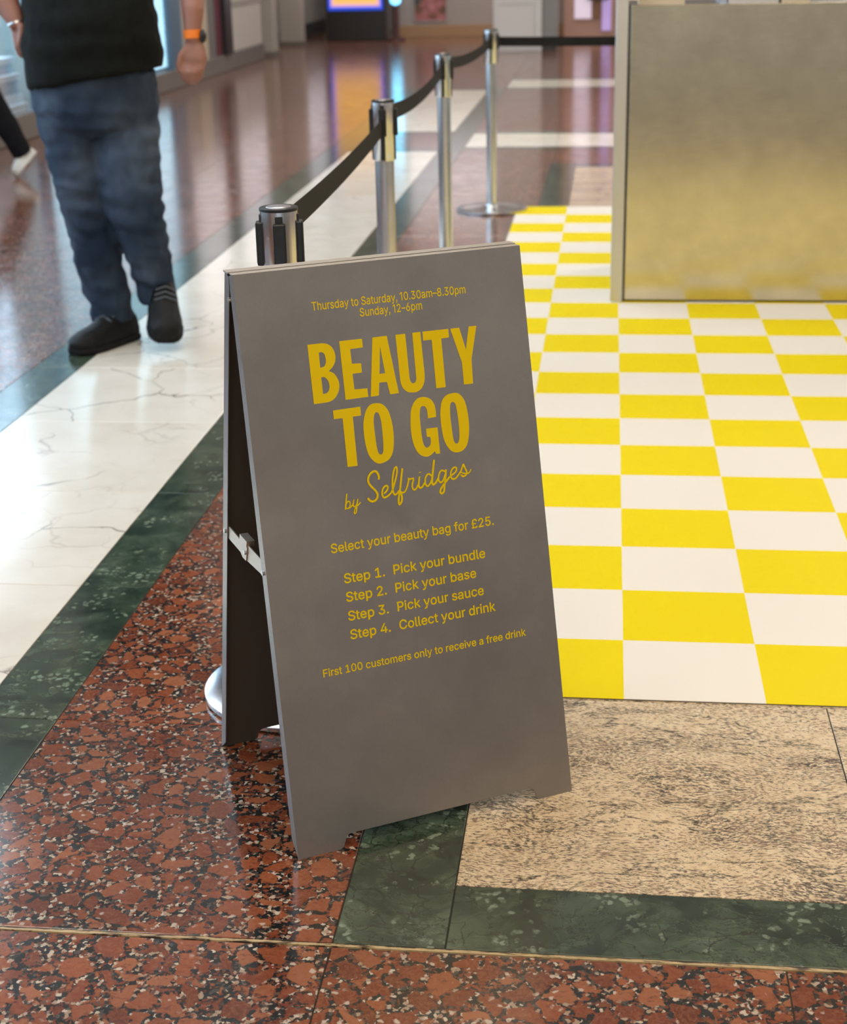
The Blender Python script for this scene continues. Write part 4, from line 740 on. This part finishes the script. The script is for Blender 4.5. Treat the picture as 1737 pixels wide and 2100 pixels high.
# ------------------------------------------------------------------ walking man
def nz(p, s, q=0): return noise.noise(Vector((p.x*s+q, p.y*s+q, p.z*s)))
# one continuous body under the clothes
bd = MB()
bd.rings([(-1.945, 2.965, .80, .17, .12), (-1.945, 2.96, .95, .19, .14), (-1.94, 2.95, 1.10, .20, .15), (-1.935, 2.95, 1.30, .20, .15), (-1.93, 2.96, 1.48, .19, .12), (-1.928, 2.965, 1.56, .12, .09), (-1.925, 2.965, 1.60, .066, .066), (-1.922, 2.955, 1.66, .062, .066)])
# head with jaw, skull, nose, ears
bd.rings([(-1.922, 2.925, 1.645, .03, .03), (-1.922, 2.925, 1.66, .052, .062), (-1.922, 2.935, 1.70, .068, .085), (-1.921, 2.945, 1.75, .076, .098), (-1.921, 2.95, 1.80, .079, .104), (-1.921, 2.955, 1.85, .074, .098), (-1.921, 2.96, 1.885, .055, .072), (-1.921, 2.96, 1.905, .025, .03)])
bd.tube([(-1.922, 2.862, 1.79), (-1.923, 2.842, 1.765), (-1.923, 2.832, 1.745), (-1.923, 2.85, 1.738)], [.008, .012, .015, .010], 10)
for s in (-1, 1):
    bd.ball((-1.921+s*.082, 2.955, 1.765), (.010, .020, .032), 8)
    bd.tube([(-1.921+s*.012, 2.858, 1.704), (-1.921, 2.853, 1.706), (-1.921-s*.012, 2.858, 1.704)], [.004, .006, .004], 8)
# left arm and hand (viewer's right)
bd.tube([(-1.72, 2.965, 1.53), (-1.63, 2.975, 1.47), (-1.57, 2.985, 1.38), (-1.545, 2.94, 1.30), (-1.537, 2.895, 1.22), (-1.5385, 2.882, 1.155), (-1.537, 2.878, 1.115)], [.06, .06, .052, .048, .041, .031, .030], 16)
bd.tube([(-1.537, 2.878, 1.13), (-1.535, 2.874, 1.095), (-1.535, 2.872, 1.060), (-1.536, 2.874, 1.035)], [.029, .040, .046, .038], 16, .5, (0, 1, 0))
FING = [((-1.569, 2.872, 1.048), (-1.579, 2.862, 1.012), (-1.580, 2.872, .986), (-1.576, 2.888, .970)),
        ((-1.547, 2.868, 1.045), (-1.557, 2.855, 1.008), (-1.560, 2.868, .980), (-1.558, 2.886, .966)),
        ((-1.524, 2.869, 1.046), (-1.534, 2.857, 1.010), (-1.540, 2.870, .984), (-1.541, 2.888, .970)),
        ((-1.502, 2.874, 1.052), (-1.511, 2.865, 1.022), (-1.519, 2.876, .998), (-1.524, 2.892, .983))]
for f in FING: bd.tube(f, [.0120, .0112, .0102, .0082], 10)
bd.tube([(-1.558, 2.868, 1.098), (-1.583, 2.860, 1.070), (-1.594, 2.858, 1.036), (-1.592, 2.862, 1.008)], [.013, .0125, .0110, .0085], 10)
# right arm bent, hand at the hip
bd.tube([(-2.13, 2.965, 1.53), (-2.22, 2.985, 1.48), (-2.32, 3.01, 1.40), (-2.285, 2.96, 1.325), (-2.235, 2.915, 1.262), (-2.196, 2.892, 1.200), (-2.184, 2.888, 1.172)], [.06, .062, .056, .054, .050, .034, .030], 16)
bd.tube([(-2.186, 2.89, 1.185), (-2.183, 2.892, 1.150), (-2.178, 2.898, 1.110), (-2.170, 2.91, 1.085)], [.028, .036, .040, .032], 14, .55, (.3, 1, 0))
for k in range(4): bd.tube([(-2.205+.016*k, 2.90+.006*k, 1.105), (-2.200+.016*k, 2.915+.006*k, 1.075), (-2.188+.015*k, 2.94, 1.062), (-2.178+.014*k, 2.955, 1.07)], [.0105, .010, .0095, .008], 10)
bd.tube([(-2.178, 2.872, 1.178), (-2.163, 2.862, 1.180), (-2.168, 2.860, 1.145), (-2.182, 2.862, 1.112)], [.013, .013, .012, .009], 10)
# legs and feet inside jeans and shoes
bd.tube([(-2.04, 2.95, .84), (-2.02, 2.90, .64), (-1.99, 2.885, .47), (-1.965, 2.92, .25), (-1.945, 2.935, .10), (-1.955, 2.90, .05)], [.09, .075, .058, .045, .036, .036], 14)
bd.tube([(-1.84, 2.96, .84), (-1.825, 2.91, .63), (-1.80, 2.90, .46), (-1.78, 2.95, .25), (-1.755, 2.955, .165), (-1.74, 2.90, .12)], [.09, .075, .058, .045, .036, .032], 14)
man = link_mesh('person', fuse(bd, .0058, 5), M['skin'], None, (-1.93, 2.9, .0005))
tag(man, 'walking man in black T-shirt and blue jeans with an orange watch strap', 'person')
# eyes, hair
for s in (-1, 1):
    e = MB().ball((-1.921+s*.031, 2.862, 1.782), (.012, .008, .009), 8).build('eye', plain('eye_white', (.7,.68,.65), .3), man, True)
    MB().ball((-1.921+s*.031, 2.8545, 1.782), (.005, .003, .005), 6).build('iris', M['hair'], e, True)
    MB().tube([(-1.921+s*.014, 2.853, 1.803), (-1.921+s*.032, 2.851, 1.810), (-1.921+s*.050, 2.860, 1.804)], [.003, .005, .003], 8).build('eyebrow', M['hair'], man, True)
hr = MB().rings([(-1.921, 2.985, 1.72, .060, .07), (-1.921, 2.985, 1.76, .078, .085), (-1.921, 2.978, 1.81, .086, .098), (-1.921, 2.965, 1.86, .083, .106), (-1.921, 2.96, 1.90, .066, .086), (-1.921, 2.96, 1.92, .03, .04)])
link_mesh('hair', fuse(hr, .008, 4, lambda p: .003*nz(p, 60)), M['hair'], man)
# T-shirt
ts = MB()
ts.rings([(-1.94, 2.955, .985, .253, .205), (-1.939, 2.953, 1.004, .2545, .208), (-1.938, 2.95, 1.056, .257, .212), (-1.936, 2.945, 1.112, .259, .215), (-1.930, 2.945, 1.185, .245, .212), (-1.936, 2.95, 1.26, .240, .20), (-1.935, 2.955, 1.36, .240, .18), (-1.93, 2.96, 1.46, .235, .15), (-1.93, 2.963, 1.53, .19, .12), (-1.928, 2.965, 1.575, .11, .088)], 40)
for s, pts in ((1, [(-1.74, 2.965, 1.52), (-1.64, 2.975, 1.475), (-1.575, 2.985, 1.39), (-1.565, 2.985, 1.36)]), (-1, [(-2.12, 2.965, 1.52), (-2.22, 2.985, 1.48), (-2.30, 3.005, 1.42), (-2.315, 3.01, 1.405)])):
    ts.tube(pts, [.080, .076, .072, .071], 18)
tm = fuse(ts, .011, 6, lambda p: .010*nz(Vector((p.x*.6, p.y*.6, p.z*1.6)), 9)+.004*nz(p, 26))
# the hem rises towards the man's left
for v in tm.vertices:
    if v.co.z < 1.03:
        t = min(1, (1.03-v.co.z)/.05); v.co.z += t*((v.co.x+1.94)*.16+.002)
link_mesh('t_shirt', tm, M['shirt'], man)
# jeans
jn = MB()
jn.rings([(-1.944, 2.96, 1.02, .228, .180), (-1.946, 2.96, .95, .236, .185), (-1.946, 2.96, .88, .236, .182), (-1.944, 2.96, .82, .225, .165), (-1.942, 2.96, .785, .17, .12)], 36)
LR = [(-2.051, 2.94, .867, .118), (-2.038, 2.92, .771, .110), (-2.024, 2.90, .685, .100), (-2.012, 2.885, .601, .090), (-1.994, 2.88, .498, .088), (-1.978, 2.90, .364, .092), (-1.962, 2.92, .244, .089), (-1.948, 2.93, .153, .086), (-1.944, 2.93, .083, .080)]
LL = [(-1.835, 2.97, .862, .118), (-1.832, 2.95, .766, .119), (-1.827, 2.92, .663, .118), (-1.823, 2.90, .574, .116), (-1.803, 2.89, .474, .104), (-1.782, 2.91, .364, .087), (-1.776, 2.94, .252, .079), (-1.771, 2.965, .175, .072), (-1.770, 2.97, .150, .070)]
for L in (LR, LL): jn.rings([(x, y, z, r, r*1.02) for x, y, z, r in L], 26)
def jw(p):
    a = .011*nz(Vector((p.x*.7, p.y*.7, p.z*2.2)), 10)+.005*nz(p, 28, 3)
    if p.z < .32: a += .009*math.sin(p.z*75+3*p.x*8+4*nz(p, 6))*(1-p.z/.32)
    if .40 < p.z < .62: a += .006*math.sin(p.z*90+p.x*30)*max(0, nz(p, 7)+.3)
    return a
jo = link_mesh('jeans', fuse(jn, .009, 4, jw), M['denim'], man)
# shoes
def shoe(heel, toe, ankle, name_m, K=1.0):
    hv, tv, av = Vector(heel), Vector(toe), Vector(ankle); d = (tv-hv); L = d.length; d.normalize()
    n = (av-hv-(d*(av-hv).dot(d))).normalized(); sdv = d.cross(n)
    up = MB(); so = MB()
    def sec(t, w, h, b=.018, rise=0):
        w *= K; h *= K; c = hv+d*(L*t)+n*(b+rise); return [c+sdv*(w*x)+n*(h*y) for x, y in ((-.95,0),(-1,.35),(-.8,.75),(-.4,.97),(0,1),(.4,.97),(.8,.75),(1,.35),(.95,0))]
    ss = [(.0,.030,.062), (.05,.040,.088), (.18,.044,.105), (.32,.045,.100), (.48,.049,.078), (.66,.054,.062), (.82,.051,.054), (.93,.040,.044), (.995,.020,.026)]
    vs = []; fs = []
    for s_ in ss: vs += sec(*s_)
    q = 9
    for i in range(len(ss)-1):
        for j in range(q-1): fs.append((i*q+j, i*q+j+1, (i+1)*q+j+1, (i+1)*q+j))
        fs.append((i*q+q-1, i*q, (i+1)*q, (i+1)*q+q-1))
    fs += [tuple(range(q))[::-1], tuple((len(ss)-1)*q+j for j in range(q))]
    up.add(vs, fs)
    vs = []; fs = []
    for t, w, *_ in ss:
        c = hv+d*(L*t); w = w*K+.004
        vs += [c-sdv*w, c+sdv*w, c+sdv*(w+.001)+n*.024, c-sdv*(w+.001)+n*.024]
    for i in range(len(ss)-1):
        for j in range(4): fs.append((i*4+j, i*4+(j+1) % 4, (i+1)*4+(j+1) % 4, (i+1)*4+j))
    fs += [(3, 2, 1, 0), tuple((len(ss)-1)*4+j for j in range(4))]
    so.add(vs, fs)
    s0 = link_mesh('shoe', fuse(up, .006, 4), name_m[0], man if name_m[2] is None else name_m[2])
    link_mesh('sole', fuse(so, .006, 2), name_m[1], s0)
    for t, wx in ((.36, .03), (.42, .032), (.48, .034)):
        c = hv+d*(L*t)+n*(.018+K*(.100-.17*(t-.36))); wx *= K; MB().tube([c-sdv*wx-n*.012, c+n*.004, c+sdv*wx-n*.012], .004, 8).build('lace', plain('grey_lace', (.07,.08,.095), .8), s0, True)
shoe((-1.885, 2.99, .002), (-2.030, 2.690, .002), (-1.90, 2.96, .10), (M['leather'], M['sole'], None), 1.18)
shoe((-1.765, 3.00, .13), (-1.690, 2.755, .032), (-1.74, 2.96, .23), (M['leather'], M['sole'], None), 1.22)
# watch and bracelet
wt = MB().tube([(-1.5385, 2.882, 1.155), (-1.5378, 2.880, 1.125)], [.0345, .0345], 24).build('watch_strap', M['orange'], man, True)
MB().ball((-1.499, 2.868, 1.134), (.012, .020, .024), 8).build('watch_case', M['black'], wt, True)
MB().tube([(-2.192, 2.8905, 1.192), (-2.190, 2.890, 1.185)], [.034, .034], 20).build('bracelet', M['silver'], man, True)

# ------------------------------------------------------------------ second passer-by, mostly outside the left edge
b2 = MB()
hx, hy = -4.42, 7.18
b2.rings([(hx, hy, .86, .13, .10), (hx, hy, 1.0, .15, .11), (hx, hy-.01, 1.2, .15, .11), (hx, hy-.02, 1.38, .17, .10), (hx, hy-.02, 1.44, .08, .07), (hx, hy-.03, 1.52, .05, .05)])
b2.ball((hx-.005, hy-.05, 1.61), (.075, .095, .115), 12); b2.tube([(hx-.03, hy-.13, 1.62), (hx-.04, hy-.155, 1.595), (hx-.035, hy-.14, 1.585)], [.008, .013, .01], 8)
b2.tube([(hx+.14, hy, 1.38), (hx+.2, hy+.03, 1.15), (hx+.18, hy-.06, .95), (hx+.18, hy-.10, .90)], [.045, .04, .03, .025], 12)
b2.tube([(hx-.14, hy, 1.38), (hx-.2, hy+.08, 1.15), (hx-.2, hy+.02, .92), (hx-.2, hy, .86)], [.045, .04, .03, .025], 12)
for s, (wx, wy, wz) in ((1, (hx+.18, hy-.11, .89)), (-1, (hx-.2, hy, .86))):
    b2.tube([(wx, wy, wz+.02), (wx, wy-.005, wz-.03), (wx, wy-.01, wz-.065)], [.026, .034, .03], 12, .5, (1, 0, 0))
    for k in range(4): b2.tube([(wx-s*.004, wy-.028+.017*k, wz-.06), (wx-s*.012, wy-.03+.018*k, wz-.10), (wx-s*.024, wy-.028+.017*k, wz-.125)], [.0085, .008, .0065], 8)
    b2.tube([(wx-s*.006, wy-.03, wz-.01), (wx-s*.018, wy-.048, wz-.045), (wx-s*.022, wy-.05, wz-.07)], [.010, .009, .007], 8)
KN, AN = (-4.10, 7.42, .50), (-3.945, 7.50, .155)
b2.tube([(hx+.08, hy, .86), KN, AN, (-3.955, 7.46, .07)], [.08, .05, .034, .03], 12)
b2.tube([(hx-.08, hy, .86), (hx-.16, hy-.22, .48), (hx-.19, hy-.30, .10), (hx-.22, hy-.36, .05)], [.08, .05, .036, .03], 12)
p2 = link_mesh('person', fuse(b2, .0075, 4), M['skin'], None, (hx, hy, .0005))
tag(p2, 'passer-by in black trousers at the left picture edge, pale shoe lifting', 'person')
t2 = MB()
t2.rings([(hx, hy, .80, .12, .09), (hx, hy, .95, .165, .125), (hx, hy, 1.02, .16, .12)])
t2.tube([(hx+.075, hy, .88), (-4.165, 7.37, .66), (-4.10, 7.42, .47), (-4.02, 7.455, .30), (-3.962, 7.49, .145)], [.105, .095, .085, .078, .066], 16)
t2.tube([(hx-.075, hy, .88), (hx-.13, hy-.12, .66), (hx-.16, hy-.22, .46), (hx-.18, hy-.28, .25), (hx-.19, hy-.30, .09)], [.105, .092, .08, .075, .065], 16)
black2 = fabric('black_trousers', (.004,.004,.006), (.008,.008,.010), 20)
link_mesh('trousers', fuse(t2, .012, 4, lambda p: .006*nz(p, 12)), black2, p2)
j2 = MB(); j2.rings([(hx, hy, .93, .185, .145), (hx, hy, 1.2, .18, .14), (hx, hy-.02, 1.38, .19, .125), (hx, hy-.02, 1.45, .09, .08)])
j2.tube([(hx+.13, hy, 1.38), (hx+.2, hy+.03, 1.15), (hx+.18, hy-.06, .94)], [.065, .058, .048], 12); j2.tube([(hx-.13, hy, 1.38), (hx-.2, hy+.08, 1.15), (hx-.2, hy+.02, .91)], [.065, .058, .048], 12)
link_mesh('jacket', fuse(j2, .012, 4, lambda p: .006*nz(p, 12)), black2, p2)
h2 = MB().ball((hx, hy-.01, 1.65), (.092, .105, .10), 12); link_mesh('hair', fuse(h2, .01, 3), M['hair'], p2)
pale = plain('pale_sneaker', (.62,.60,.55), .6)
shoe((-3.885, 7.545, .150), (-3.995, 7.43, .004), (-3.965, 7.53, .22), (pale, pale, p2))
shoe((hx-.175, hy-.265, .002), (hx-.25, hy-.51, .002), (hx-.19, hy-.30, .10), (pale, pale, p2))
